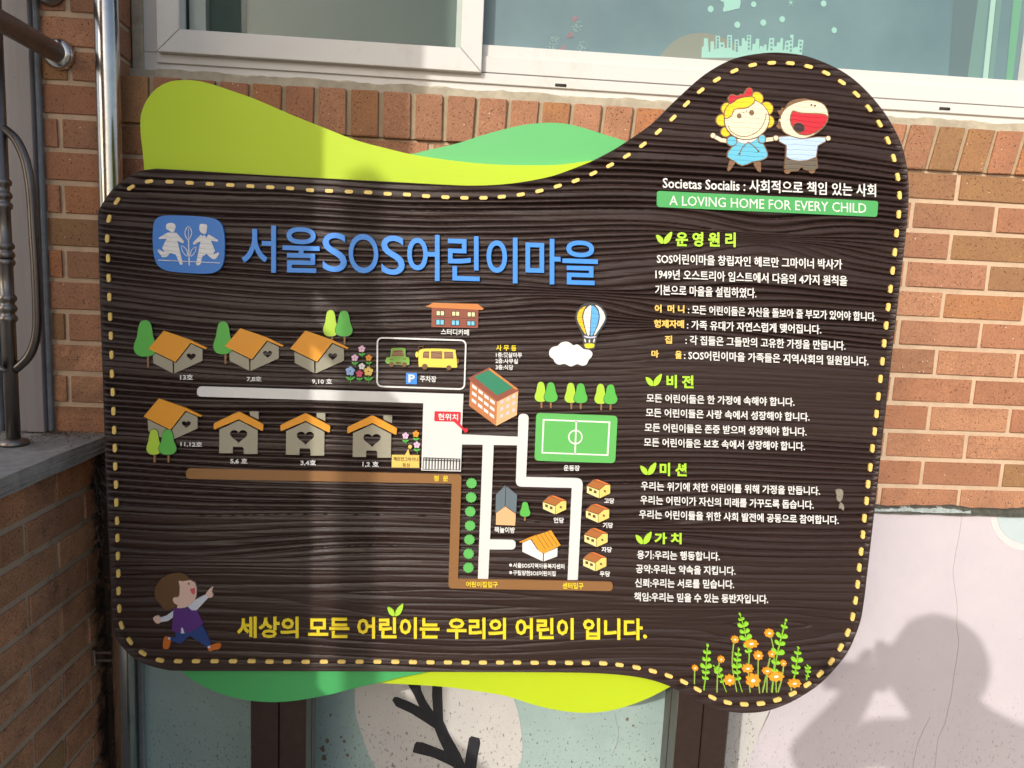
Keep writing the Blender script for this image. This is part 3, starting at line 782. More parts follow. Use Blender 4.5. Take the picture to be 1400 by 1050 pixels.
lettering('title_letter', '서울', 331, 339.5, 437.5, 342.5, 65, M['blue'], .013, .0035, split=True, hR=63)
for ch, a_, ya, b_, yb in (('S', 441.5, 344.6, 474.5, 345.6), ('O', 477, 346, 517.5, 347.6), ('S', 521.5, 348.4, 553.5, 349.6)):
    lettering('title_letter', ch, a_, ya, b_, yb, 53.5, M['blue'], .004, .0035)
lettering('title_letter', '어린이마을', 557, 351.5, 817, 359.8, 63, M['blue'], .013, .0035, split=True, hR=62)
lettering('slogan_letter', '세상의 모든 어린이는 우리의 어린이 입니다.', 324.5, 857, 884.3, 860, 29, M['yellow'], .026, .0022, split=True)
A = [('SOS어린이마을 창립자인 헤르만 그마이너 박사가', 898,353.5,1151,361.5,14), ('1949년 오스트리아 임스트에서 다음의 4가지 원칙을', 896,374.5,1158,384,14),
 ('기본으로 마을을 설립하였다.', 895.5,396.2,1034,400.8,14), (': 모든 어린이들은 자신을 돌보아 줄 부모가 있어야 합니다.', 940.5,423,1197.5,433,12.8),
 (': 가족 유대가 자연스럽게 맺어집니다.', 939,443.9,1122.5,450.5,12.8), (': 각 집들은 그들만의 고유한 가정을 만듭니다.', 937,464.7,1155.7,472.7,12.8),
 (': SOS어린이마을 가족들은 지역사회의 일원입니다.', 935,485.4,1187,493.8,12.8),
 ('모든 어린이들은 한 가정에 속해야 합니다.', 884,544,1086,549.6,12), ('모든 어린이들은 사랑 속에서 성장해야 합니다.', 883,563.8,1106.6,570,12),
 ('모든 어린이들은 존중 받으며 성장해야 합니다.', 881.4,584.2,1102.5,590.2,12), ('모든 어린이들은 보호 속에서 성장해야 합니다.', 880.4,604.3,1100.3,610.2,12),
 ('우리는 위기에 처한 어린이를 위해 가정을 만듭니다.', 876.3,664,1120.8,671.2,12), ('우리는 어린이가 자신의 미래를 가꾸도록 돕습니다.', 875.4,683.2,1112.3,690.2,12),
 ('우리는 어린이들을 위한 사회 발전에 공동으로 참여합니다.', 873.8,702.6,1146.5,711,12),
 ('용기:우리는 행동합니다.', 871,758.2,984,760.6,12), ('공약:우리는 약속을 지킵니다.', 869.4,777.4,1005.5,780.4,12),
 ('신뢰:우리는 서로를 믿습니다.', 868.2,796.6,1003.6,798.8,12), ('책임:우리는 믿을 수 있는 동반자입니다.', 867,815.7,1050,819.2,12)]
for a in A: lettering('text_line', *a, M['white'], .015)
for a in (('어  머 니', 895,421.8,935.5,422.6,11), ('형제자매', 894,442.5,935,443,11.2), ('집', 908.7,464.2,918.7,464.4,11), ('마', 890.5,483.7,900.7,483.9,10), ('을', 923,485,932,485.2,11)):
    lettering('text_line', *a, M['gold'], .035)
for a in (('운 영 원 리', 923.7,327,1005.5,328,20), ('비 전', 911,521.2,948,522.2,18), ('미 션', 901.8,641.4,938.5,642.4,18), ('가 치', 894.6,735.8,931.6,736.2,15.5)):
    lettering('heading', *a, M['headline'], .035, .0014)
lettering('motto_line', 'Societas Socialis : 사회적으로 책임 있는 사회', 906, 249.5, 1197.4, 260.6, 17.5, M['white'], .012)
plate('banner', rrect([(898,261),(1200.4,275),(1199,296.7),(898,283)], 4), M['banner'], .0010)
lettering('banner_line', 'A LOVING HOME FOR EVERY CHILD', 915, 273.9, 1183.7, 284.9, 13.2, M['white'], .0, .0017)
for a in (('13호', 246.4,515.4,264,515.8,7.4), ('7,8호', 337.5,518,357.8,518.6,7.8), ('9,10 호', 426.6,521.4,454.2,522,7.8), ('11,12호', 247,607,276.6,608,7.6), ('5,6 호', 315,630.4,338.4,630.8,8),
          ('3,4호', 411,632.6,432,633,8.2), ('1,2 호', 495.7,634.5,517.8,635.2,8.2), ('스터디카페', 602.8,453.4,641.2,454.6,8.5), ('주차장', 574.4,517.6,596.6,518.4,8.4),
          ('1층:햇살마루', 678,485,713.7,485.6,7), ('2층:사무실', 677.4,493.2,708,494,7), ('3층:식당', 677.7,501.9,701.7,502.3,7),
          ('운동장', 770.7,639.6,792.5,640,7.6), ('고당', 826,684.5,839.7,684.8,7.4), ('기당', 824,717.9,838,718.2,7.4), ('자당', 822.4,751.1,836.3,751.4,7.4), ('우당', 820,784.3,834,784.6,7.4),
          ('언당', 756.9,711.1,771,711.4,7.6), ('책놀이방', 676,724.2,704,724.8,8.2), ('서울SOS지역아동복지센터', 701.3,772.7,771.7,774.4,6.8), ('구립양천SOS어린이집', 701.3,782.9,759.6,784.2,6.8)):
    lettering('map_label', *a, M['white'], .022)
for a in (('사 무 동', 678.3,475.4,706,475.9,8), ('정  문', 593,653.6,613,654,7.8)): lettering('map_label', *a, M['yellow'], .022, .0018)
for a in (('어린이집입구', 637.3,798.4,680.7,798.9,8), ('센터입구', 769,800.3,797.5,800.8,8.4)): lettering('map_label', *a, M['yellow'], .022, .0018)
plate('bullet', circ(698.2,772.6,1.9), M['white']); plate('bullet', circ(698.2,782.8,1.9), M['white'])

# leaf icons
LEAF = zc(860, 310, 4)
l1 = spl(LEAF([(150,45),(172,52),(185,68),(186,92),(165,86),(152,65)]), k=4); l2 = spl(LEAF([(234,27),(231,55),(217,82),(192,93),(193,68),(208,45)]), k=4)
for dx, dy in ((0, 0), (-14.2, 194.4), (-21.7, 315.8), (-28, 410.4), (-367.3, 508.8)):
    join_plates('leaf_icon', [[(x+dx, y+dy) for x, y in l1], [(x+dx, y+dy) for x, y in l2]], M['headline'], .0014)

# ------------------------------------------------------------------ map drawing
Z8 = zc
white_road = rrect([(270,528),(633.7,538.7),(631.3,593.8),(708,597),(708.8,565.5),(723,566),(719.3,652),(797,653.9),(789.8,792.7),(776,792.7),(781.7,667),(705,665),(707,608.7),(675,608.3),(670,737.4),(705.3,738),(705,751.2),(669.3,751),(667.5,791.3),(653.3,791),(660,608),(631.7,607.5),(630,644.5),(576,643),(578.7,551.2),(269,542)],
    [6.5,0,0,0,6.8,6.8,0,9,0,0,0,8,0,0,0,6.5,6.5,0,0,0,0,0,0,0,0,6.5])
plate('map_road', white_road, M['road'], .0009)['label'] = 'white street of the map'
brown_road = rrect([(255,640),(631,648.5),(626.2,791),(838,795.3),(837.5,807.9),(613,804.3),(617.5,661.2),(254,654.5)], [6.5,5,0,6,6,6,0,6.5])
plate('map_road', brown_road, M['brown'], .0009)['label'] = 'brown street of the map'
c8 = Z8(470, 555, 7.78)
gate = plate('map_gate', c8([(845,545),(1240,560),(1235,683),(838,675)]), M['ink'], .0014)
join_plates('gate_slats', [c8([(850+k*32.3+1, 578+k*1.0), (870+k*32.3, 579+k*1.0), (868+k*32.2, 670+k*.6), (848+k*32.2, 669+k*.6)]) for k in range(12)]+[c8([(852+k*32.3, 556+k*1.1), (872+k*32.3, 557+k*1.1), (872+k*32.3, 567+k), (852+k*32.3, 566+k)]) for k in range(12)], M['road'], .0017)
def heart(cx, cy, w_, h_, n=22):
    out = []
    for i in range(n):
        t = 2*math.pi*i/n; x = 16*math.sin(t)**3; y = 13*math.cos(t)-5*math.cos(2*t)-2*math.cos(3*t)-math.cos(4*t)
        out.append((cx+x/32*w_, cy-(y+2.5)/29*h_))
    return out
def map_obj(name, label):      # a drawing made of several cut-outs hangs together as one part
    o = bpy.data.objects.new(name, None); COL.objects.link(o); o.parent = sign; o['label'] = label; o.empty_display_size = .01; return o
c3 = Z8(175, 420, 9.03)
def houseA(dx, dy, label):
    h_ = map_obj('map_house', label); mv = lambda pts: [(x+dx, y+dy) for x, y in c3(pts)]
    plate('wall', [mv([(308,552),(552,672),(555,815),(315,690)])], M['stone'], .0010, h_)
    plate('wall', [mv([(572,682),(600,684),(782,455),(920,520),(920,662),(572,818)]), mv(heart(782, 615, 115, 92))], M['stone'], .0010, h_)
    plate('roof', [mv([(445,290),(770,402),(982,503),(960,518),(775,440),(590,675),(258,512)])], M['orange'], .0018, h_)
houseA(0, 0, 'orange roofed house marked 13 on the map'); houseA(104.4, -3.4, 'orange roofed house marked 7,8 on the map'); houseA(193.4, -.2, 'orange roofed house marked 9,10 on the map'); houseA(-6.8, 92.6, 'orange roofed house marked 11,12 behind two trees on the map')
def houseB(dx, dy, label):
    h_ = map_obj('map_house', label); mv = lambda pts: [(x+dx, y+dy) for x, y in c8(pts)]
    plate('wall', [mv([(305,195),(505,300),(502,550),(358,550),(356,490),(345,475),(245,472),(240,482),(238,543),(95,541),(98,292)]), mv(heart(302, 368, 188, 146))], M['stone'], .0010, h_)
    plate('chimney', rrect(mv([(418,98),(514,98),(514,183),(425,140)]), [1.5,1.5,0,0]), M['stone'], .0010, h_)
    plate('roof', rrect(mv([(305,97),(568,235),(560,308),(305,180),(40,292),(38,225)]), [3,2,2,0,2,2]), M['orange'], .0018, h_)
houseB(0, 0, 'front view house marked 1,2 on the map'); houseB(-91.2, -3, 'front view house marked 3,4 on the map'); houseB(-182.4, -5.2, 'front view house marked 5,6 on the map')
PEAR = [(0,-1),(.42,-.88),(.62,-.5),(.72,-.1),(.95,.3),(1,.58),(.8,.85),(.4,.98),(0,1),(-.4,.98),(-.8,.85),(-1,.58),(-.95,.3),(-.72,-.1),(-.62,-.5),(-.42,-.88)]
def tree(x0_, x1_, y0_, y1_, tx, ty, mat, label, cut=None, lift=.0012):
    t = map_obj('map_tree', label); cx, cy = (x0_+x1_)/2, (y0_+y1_)/2; a, b = (x1_-x0_)/2, (y1_-y0_)/2
    plate('trunk', [(tx-1.4, y1_-3), (tx+1.4, y1_-3), (tx+1.1, ty), (tx-1.1, ty)], M['trunk'], .0009, t)
    plate('crown_edge', spl([(cx+x*(a+.7), cy+y*(b+.7)) for x, y in PEAR], k=3), M['ink'], lift-.0002, t)
    plate('crown', spl([(cx+x*a, cy+y*b) for x, y in PEAR], k=3), mat, lift, t)
tree(183.3, 214, 437.7, 487.3, 202.5, 502.8, M['tree'], 'tree left of house 13 on the map'); tree(292, 318.5, 439.4, 484, 308.4, 497.5, M['tree'], 'tree left of house 7,8 on the map')
tree(442, 462.3, 423.8, 459.8, 454.2, 465, M['tree_lime'], 'lime tree above house 9,10 on the map'); tree(459, 482, 424.8, 459.8, 471.2, 470.6, M['tree'], 'green tree above house 9,10 on the map', lift=.0016)
tree(201, 221, 586.6, 621.2, 211.5, 632, M['tree_lime'], 'lime tree before house 11,12 on the map', lift=.0022); tree(218, 241.7, 586.8, 621.2, 230.5, 632, M['tree'], 'green tree before house 11,12 on the map', lift=.0026)
for k, d in ((0, 'left'), (1, 'middle'), (2, 'right')):
    dx, dy = k*40.8, k*1.4
    tree(731+dx, 747.8+dx, 521.9+dy, 549.2+dy, 740.3+dx, 557.8+dy, M['tree_lime'], 'lime tree of the %s pair above the field' % d)
    tree(743.9+dx, 762.1+dx, 522.7+dy, 549.5+dy, 753.1+dx, 557.8+dy, M['tree'], 'green tree of the %s pair above the field' % d, lift=.0016)
tree(710.8, 724.8, 686, 706, 717.6, 712, M['tree'], 'small tree beside the grey roofed house on the map')
cb = Z8(625, 640, 5.83)
for cx, cy in ((115,120),(112,233),(105,346),(103,458),(98,570),(92,682),(90,793)):
    pts = [(cx+(41+3*math.cos(12*a))*math.cos(a), cy+(39+3*math.cos(12*a))*math.sin(a)) for a in [2*math.pi*i/48 for i in range(48)]]
    plate('map_bush', cb(pts), M['field'], .0012)
c5 = Z8(505, 405, 8.075)
fr = rrect([(89,457),(1066,488),(1048,1027),(86,995)], 62, 8)
plate('parking_frame', [[(a, b) for a, b in c5(l)] for l in stroke(fr, 17, True)], M['white'], .0010)
t = map_obj('map_car', 'green car on the map'); 
plate('body', [c5(spl([(232,665),(240,590),(262,572),(385,572),(400,600),(402,668),(438,678),(442,735),(418,762),(192,742),(184,690),(200,672)], k=2)), c5([(248,662),(262,602),(300,592),(368,596),(384,664)])], M['car'], .0012, t)
plate('window', c5([(248,662),(262,602),(300,592),(368,596),(384,664)]), M['g_wood'], .0006, t)
for x, y in ((245,752),(388,753)): plate('wheel', c5(circ(x, y, 28)), M['wheel'], .0016, t)
plate('grille', c5(rrect([(290,722),(352,724),(352,752),(290,750)], 8)), M['wheel'], .0016, t)
join_plates('headlight', [c5([(228,692),(262,692),(262,699),(228,699)]), c5([(372,688),(408,688),(406,696),(370,696)])], M['wheel'], .0016, t)
t = map_obj('map_bus', 'yellow bus on the map'); bw = [c5([(590,682),(592,630),(604,610),(662,608),(662,687)]), c5([(680,690),(680,607),(806,605),(806,692)]), c5([(825,690),(825,610),(925,614),(930,690)])]
plate('body', [c5(spl([(545,765),(543,660),(560,590),(700,578),(930,588),(952,620),(968,760),(945,788),(700,782),(562,778)], k=3))]+bw, M['bus'], .0012, t)
for b_ in bw: plate('window', b_, M['g_wood'], .0006, t)
for x, y, r in ((612,777,32),(878,788,28)): plate('wheel', c5(circ(x, y, r)), M['wheel'], .0016, t)
plate('mirror', c5(ell(525, 643, 17, 32)), M['bus'], .0016, t); plate('mirror_arm', c5(stroke([(545,620),(548,555),(595,552),(590,580)], 8, rnd=False)), M['wheel'], .0011, t)
plate('tail_lamp', c5(ell(977, 716, 14, 28)), M['wheel'], .0010, t)
pk = map_obj('parking_symbol', 'blue square with a white letter P'); plate('square', rrect(c5([(405,845),(527,848),(525,972),(405,968)]), .8), M['blue'], .0012, pk)
lettering('letter', 'P', 558.5, 517.2, 567.3, 517.4, 10.6, M['white'], .03, .0018, pk)
t = map_obj('map_cafe', 'red brick two storey building on the map')
plate('wall', c5([(688,128),(1205,148),(1200,352),(685,340)]), M['cafe_wall'], .0010, t); plate('roof', c5([(700,72),(1195,85),(1266,138),(1245,152),(685,126),(624,116)]), M['cafe_roof'], .0018, t)
plate('floor_line', c5([(688,228),(1205,247),(1205,252),(688,233)]), M['ink'], .0013, t)
for rs, mt in ((((735,157,832,215),(907,163,1000,220),(1078,170,1172,228)), 'cream'), (((732,253,830,318),(903,260,998,322),(1075,268,1168,326)), 'sky')):
    for (a, b, c, d) in rs:
        f = plate('window', c5([(a,b),(c,b+3),(c,d+2),(a,d)]), M['ink'], .0014, t); mm = (a+c)/2
        join_plates('pane', [c5([(a+8,b+7),(mm-5,b+8),(mm-5,d-6),(a+8,d-7)]), c5([(mm+5,b+8),(c-8,b+9),(c-8,d-5),(mm+5,d-6)])], M[mt], .0017, f)
c6 = Z8(625, 460, 7.5)
t = map_obj('map_office', 'orange office block with green flat roof on the map')
plate('parapet', c6([(115,425),(330,318),(628,540),(628,558),(412,668),(135,455)]), M['cafe_wall'], .0010, t)
plate('roof', c6([(325,342),(573,522),(412,606),(172,413)]), M['office_green'], .0014, t)
plate('edge', c6([(330,318),(628,540),(598,546),(325,340)]), M['cafe_roof'], .0013, t)
plate('wall', c6([(134,455),(412,668),(400,916),(122,710)]), M['office'], .0014, t); plate('wall', c6([(412,668),(626,560),(612,805),(400,916)]), M['peach'], .0014, t)
for cx_, y0_ in ((155,487),(218,537),(278,587),(338,634)):
    for r_ in range(3):
        yy = y0_+r_*72.5-(2 if r_ else 0); xx = cx_-r_*2.5
        plate('window', c6([(xx,yy),(xx+46,yy+34),(xx+46,yy+66),(xx,yy+34)]), M['pane_white'], .0018, t)
for cx_, y0_ in ((446,662),(508,634),(568,604)):
    for r_ in range(3):
        yy = y0_+r_*71; xx = cx_-r_*2
        plate('window', c6([(xx,yy),(xx+28,yy-12),(xx+28,yy+18),(xx,yy+30)]), M['lavender'], .0018, t)
t = map_obj('map_library', 'peach house with steep slate roof on the map')
plate('roof', cb([(385,138),(478,212),(470,360),(383,300),(305,360),(310,212)]), M['slate'], .0010, t); plate('ridge', cb([(386,140),(391,144),(384,300),(379,300)]), M['ink'], .0014, t)
plate('wall', cb([(383,305),(467,364),(462,456),(308,450),(311,358)]), M['peach'], .0014, t)
t = map_obj('map_centre', 'white house with striped orange roof on the map')
plate('wall', cb([(520,598),(585,568),(640,650),(684,680),(682,742),(520,665)]), M['white'], .0010, t); plate('wall', cb([(692,680),(800,635),(797,702),(691,742)]), M['white'], .0010, t)
plate('roof', cb([(495,588),(600,545),(750,496),(825,613),(690,677),(655,662),(590,562),(505,592)]), M['orange'], .0014, t)
join_plates('roof_seam', [cb(stroke([(600+k*31, 545-k*10), (672+k*31, 655-k*11)], 3.4, rnd=False)) for k in range(1, 5)], M['ink'], .0017, t)
c2b = Z8(720, 640, 5.83)
for dx, dy, nm in ((0,0,'top'),(-8,195,'second'),(-20,388,'third'),(-30,580,'bottom'),(-350,128,'single')):
    t = map_obj('map_cottage', nm+' yellow cottage with brown roof on the map'); mv = lambda p: c2b([(x+dx, y+dy) for x, y in p])
    plate('outline', mv([(476,136),(530,88),(568,86),(668,127),(668,200),(578,244),(476,198)]), M['ink'], .0008, t)
    plate('wall', mv([(480,142),(576,175),(575,238),(480,195)]), M['butter_pale'], .0014, t); plate('wall', mv([(580,174),(628,134),(665,134),(664,200),(580,239)]), M['butter'], .0014, t)
    plate('roof', mv([(480,137),(530,93),(628,130),(578,169)]), M['roof_brown'], .0018, t); plate('roof_edge', mv([(535,90),(567,89),(665,129),(632,129)]), M['roof_red'], .0018, t)
    for x, y, s in ((508,171,11),(545,187,11),(622,182,8)): plate('window', mv([(x-s,y-s-3),(x+s,y-s+3),(x+s,y+s+2),(x-s,y+s-3)]), M['hair'], .0019, t)
c3b = Z8(720, 505, 7.24)
t = map_obj('map_field', 'green football pitch with white lines on the map')
plate('turf', rrect(c3b([(95,430),(900,460),(876,928),(78,903)]), 6), M['field'], .0010, t)
plate('touchline', [c3b(l) for l in ([(160,490),(828,515),(808,855),(146,830)], [(176,505),(811,530),(792,840),(161,817)])], M['white'], .0014, t)
plate('halfway_line', c3b([(484,508),(498,508),(486,838),(470,836)]), M['white'], .0014, t)
plate('centre_circle', [c3b(circ(482,669,72,72,32)), c3b(circ(482,669,59,59,32))], M['white'], .0016, t)
c4b = Z8(740, 400, 9.13)
t = map_obj('map_cloud', 'white cloud on the map')
plate('puff', spl(c4b([(98,750),(118,700),(160,675),(208,665),(250,625),(320,612),(370,635),(402,660),(450,648),(500,680),(530,706),(590,712),(636,750),(628,800),(590,842),(565,895),(510,912),(450,892),(400,912),(360,920),(290,890),(220,900),(170,872),(150,832),(108,796)]), k=3), M['white'], .0010, t)
t = map_obj('map_balloon', 'striped hot air balloon with yellow basket on the map')
plate('outline', spl(c4b([(620,122),(700,140),(775,200),(815,280),(805,370),(750,460),(700,540),(685,620),(672,690),(640,712),(550,708),(525,680),(520,600),(505,520),(435,370),(425,290),(455,210),(530,145)]), k=3), M['grey'], .0012, t)
for nm, mt, pts in (('gore','g_gold',[(555,170),(480,210),(445,300),(465,380),(535,505),(556,508),(520,380),(508,290),(530,215)]), ('gore','g_white',[(618,157),(550,210),(524,290),(534,380),(572,522),(600,525),(610,350),(622,230)]),
    ('gore','g_sky',[(630,162),(688,200),(716,290),(698,400),(645,522),(614,525),(620,350),(630,220)]), ('gore','g_white',[(668,153),(740,190),(796,290),(778,370),(680,518),(658,522),(712,400),(730,290),(708,200)]),
    ('rim','lavender',[(532,537),(610,550),(684,542),(668,563),(610,570),(550,562)]), ('basket','yellow',[(540,640),(600,634),(660,642),(654,680),(600,694),(548,684)]), ('rope_gap','g_white',ell(545,598,10,25,-.3)), ('rope_gap','g_white',ell(600,605,9,22)), ('rope_gap','g_white',ell(658,598,10,25,.3))):
    plate(nm, spl(c4b(pts), k=2), M[mt], .0016, t)
# flowers on the map
c4 = Z8(330, 415, 7.368)
def daisy(cx, cy, r, ry=None, petals=5, ang=0, wob=.42, n=40):
    ry = ry or r; out = []
    for i in range(n):
        a = 2*math.pi*i/n; k = 1-wob+wob*abs(math.cos(petals*a/2+ang))**.6
        out.append((cx+r*k*math.cos(a), cy+ry*k*math.sin(a)))
    return out
def map_flower(cv, x, y, r, mat, leaf=True):
    t = map_obj('map_flower', 'small five petalled flower on the map')
    if leaf:
        L = r*1.0
        join_plates('stalk', [cv(stroke([(x+2, y+r), (x+5, y+r*2.6)], 5, rnd=False)), cv(spl([(x+3,y+r*1.95),(x-L*.5,y+r*1.9),(x-L,y+r*1.35),(x-L*.3,y+r*1.35)], k=3)), cv(spl([(x+4,y+r*1.95),(x+L*.5,y+r*1.9),(x+L*1.1,y+r*1.35),(x+L*.35,y+r*1.35)], k=3))], M['tree'], .0010, t)
    plate('bloom', cv(daisy(x, y, r*1.05, petals=5, ang=.6)), M[mat], .0014, t); plate('eye', cv(circ(x, y, r*.16, n=8)), M['grey'], .0017, t)
for x, y, r, m_ in ((1213,457,34,'pink_f'),(1143,547,34,'pink_f'),(1284,547,32,'orange_f'),(1097,680,46,'blue_f'),(1190,707,33,'rose'),(1280,683,46,'gold')): map_flower(c4, x, y, r, m_)
map_flower(c4, 1213, 632, 32, 'white', False)
for x, y, m_ in ((657,317,'pink_f'),(768,297,'orange_f'),(778,413,'pink_f')): map_flower(c8, x, y, 34, m_)
t = map_obj('map_callout', 'yellow caption box with a pointer on the map')
plate('box', c8([(512,520),(652,521),(688,452),(702,522),(803,524),(803,656),(509,652)]), M['gold'], .0012, t); plate('dot', c8(circ(706,433,20)), M['gold'], .0016, t)
lettering('caption', '헤르만그마이너', 538, 627, 571.8, 627.9, 5.6, M['ink'], .008, .0017, t); lettering('caption', '동상', 550.3, 635.3, 560.8, 635.6, 5.6, M['ink'], .008, .0017, t)
t = map_obj('map_callout', 'red you-are-here tag with a pointer on the map')
plate('tag', c8([(966,60),(975,55),(1238,62),(1246,70),(1243,165),(1236,185),(1292,252),(1278,264),(1170,166),(972,162),(962,152)]), M['red'], .0013, t); plate('dot', c8(circ(1298,258,24)), M['red'], .0017, t)
lettering('caption', '현위치', 599, 569.4, 626.2, 570.2, 9, M['white'], .02, .0018, t)

# ------------------------------------------------------------------ logo
cl = Z8(200, 285, 10.5)
lg = map_obj('emblem', 'blue rounded badge with two white children and a sprout')
plate('badge', spl(cl([(103,450),(106,300),(130,185),(200,122),(350,102),(700,112),(950,140),(1060,195),(1112,290),(1132,450),(1127,700),(1085,845),(980,920),(800,937),(450,915),(270,882),(165,800),(115,650)]), k=5), M['blue_dk'], .0032, lg)
join_plates('child_figure', [spl(cl([(360,208),(415,222),(432,260),(425,300),(410,335),(378,345),(335,318),(298,290),(305,230)]), k=3), cl([(320,348),(440,348),(550,470),(555,492),(532,502),(460,465),(480,560),(535,790),(530,808),(498,808),(440,670),(425,658),(350,640),(330,670),(300,698),(240,700),(175,610),(180,592),(205,590),(260,628),(272,622),(240,570),(305,435),(205,440),(190,430),(215,408)])], M['g_logo'], .0040, lg, -.001)
join_plates('child_figure', [spl(cl([(780,235),(830,225),(880,238),(882,300),(865,362),(820,365),(778,318)]), k=3), cl([(795,378),(815,405),(840,385),(875,425),(905,372),(1040,455),(1035,480),(935,462),(995,605),(970,655),(985,658),(1045,632),(1060,650),(1010,720),(985,732),(955,725),(870,650),(850,672),(820,680),(785,805),(750,822),(725,800),(790,470),(700,522),(682,512),(685,490)])], M['g_logo'], .0040, lg, -.001)
bud = [(614,262),(655,310),(662,365),(640,420),(614,450),(585,420),(567,365),(575,310)]
join_plates('sprout', [cl(stroke([(618,440),(628,820)], 16, rnd=False)), [cl(x) for x in stroke(spl(bud, k=2), 11, True)], cl(stroke([(616,290),(618,430)], 7, rnd=False)),
    [cl(x) for x in stroke(spl([(520,535),(575,575),(600,625),(596,688),(545,640),(520,580)], k=2), 9, True)], [cl(x) for x in stroke(spl([(722,552),(665,595),(648,640),(655,690),(705,635),(722,590)], k=2), 9, True)],], M['g_logo'], .0040, lg, -.001)
plate('ground_line', cl([(180,736),(1068,779),(1068,789),(180,748)]), M['g_logo'], .0042, lg, -.001)

# ------------------------------------------------------------------ running child, bottom left
ck = Z8(200, 770, 8.07)
t = map_obj('running_child_cutout', 'cartoon child in purple vest running and pointing up')
for nm, mt, lf, pts, kk in (('hair','hair',.0010,[(95,330),(110,250),(180,160),(280,115),(380,108),(450,140),(482,188),(420,200),(372,260),(365,380),(340,470),(300,495),(240,515),(190,500),(150,440),(110,400)],4),
    ('trousers','navy',.0010,[(320,750),(460,760),(622,685),(715,880),(670,922),(480,795),(380,888),(275,855),(275,820),(325,812)],0), ('sock','shirt',.0012,[(240,818),(268,822),(262,850),(240,845)],0), ('sock','shirt',.0012,[(675,915),(708,910),(714,935),(688,940)],0),
    ('shoe','shoe',.0014,[(202,810),(240,813),(246,840),(275,850),(262,900),(252,935),(222,946),(190,935),(187,880)],2), ('shoe','shoe',.0014,[(680,935),(708,935),(712,905),(800,878),(826,900),(812,940),(745,955),(705,971)],2),
    ('sleeve','shirt',.0011,[(300,523),(298,595),(240,635),(158,648),(155,600),(220,580)],0), ('sleeve','shirt',.0016,[(460,475),(540,402),(660,343),(685,380),(600,470),(560,515),(505,516)],0),
    ('hand','skin',.0013,[(80,598),(130,576),(158,608),(157,652),(122,662),(88,632)],3), ('hand','skin',.0013,[(660,335),(700,280),(728,258),(737,268),(722,315),(737,340),(733,370),(688,378)],2),
    ('face','skin',.0016,[(362,192),(410,197),(480,185),(520,208),(540,212),(545,240),(558,290),(548,380),(505,440),(435,484),(340,492),(352,460),(315,440),(296,400),(312,372),(350,372),(370,340),(372,250)],2),
    ('vest','purple',.0014,[(303,495),(340,490),(455,476),(480,500),(520,516),(560,515),(600,600),(630,665),(540,735),(460,765),(360,765),(285,740),(295,620)],0), ('shirt_tail','shirt',.0018,[(390,705),(405,710),(425,768),(385,770)],0),
    ('mouth','mouth',.0020,[(485,280),(540,268),(545,320),(525,345),(500,320)],0), ('eye','hair',.0020,circ(473,223,11,n=12),0)):
    p_ = ck(pts); plate(nm, spl(p_, k=kk) if kk else p_, M[mt], lf, t)

# ------------------------------------------------------------------ two cartoon children, top right (generic)
cg = Z8(960, 110, 7.37)
t = map_obj('girl_cutout', 'cartoon girl with yellow curls, red bow and blue dress')
def blob(nm, pts, mt, lf, par, k=3, ow=10, conv=cg):
    p_ = spl(conv(pts), k=k) if k else conv(pts)
    for_out = stroke(p_, ow/7.37*2, True)[0]
    plate(nm+'_outline', for_out, M['g_brown'], lf, par); plate(nm, p_, M[mt], lf+.0003, par)
for c_ in ((250,285,56),(198,402,56),(236,520,46),(545,185,64),(645,285,64),(660,415,60)): blob('curl', circ(*c_, n=16), 'g_yellow', .0008, t, 0)
blob('arm', stroke([(250,612),(185,600),(130,570)], 36, rnd=False), 'g_cream', .0008, t, 0, 6); blob('hand', circ(107,556,24,n=14), 'g_cream', .0012, t, 0, 6)
blob('arm', stroke([(615,603),(715,590)], 36, rnd=False), 'g_cream', .0008, t, 0, 6); blob('hand', circ(738,583,24,n=14), 'g_cream', .0022, t, 0, 6)
plate('leg', spl(cg([(285,795),(332,822),(300,880),(270,914),(255,905),(262,860)]), k=3), M['g_brown'], .0008, t); plate('leg', spl(cg([(520,812),(582,810),(592,870),(588,922),(568,920),(530,870)]), k=3), M['g_brown'], .0008, t)
blob('dress', [(345,600),(450,610),(560,572),(612,650),(650,730),(640,780),(560,808),(500,820),(400,856),(330,815),(258,770),(268,715),(320,655)], 'g_blue', .0013, t, 2)
blob('collar', [(345,598),(400,635),(460,632),(520,610),(545,575),(450,580)], 'g_white', .0018, t, 2, 3)
blob('sleeve', circ(295,613,46,n=16), 'g_blue', .0018, t, 0); blob('sleeve', circ(598,592,34,40,n=16), 'g_blue', .0018, t, 0)
blob('face', ell(445,395,222,200,-.1,28), 'g_cream', .0023, t, 0)
blob('fringe', [(225,378),(228,310),(270,245),(330,205),(430,165),(515,180),(505,232),(430,278),(320,290),(290,350),(255,376)], 'g_yellow', .0028, t, 3)
blob('bow', [(262,178),(300,150),(345,168),(385,145),(412,155),(455,85),(490,95),(492,155),(420,165),(340,190),(280,235)], 'g_red', .0033, t, 2)
for x, y, r in ((367,360,24),(492,328,26),(413,328,5),(440,313,6)): plate('eye', cg(circ(x, y, r, r*1.1, n=14)), M['g_brown'], .0031, t)
plate('smile', cg(stroke(spl([(255,460),(290,520),(370,562),(460,562),(560,510),(620,420),(640,330)], False, 4), 6)), M['g_brown'], .0031, t)
join_plates('ribbon', [cg(stroke(spl([(460,620),(400,680),(372,740)], False, 4), 8)), cg(stroke(spl([(465,625),(530,675),(562,715)], False, 4), 8)), cg(circ(371,742,11,n=8)), cg(circ(563,716,11,n=8))], M['g_brown'], .0024, t)
t = map_obj('boy_cutout', 'cartoon boy with a wide open laughing mouth and pale blue shirt')
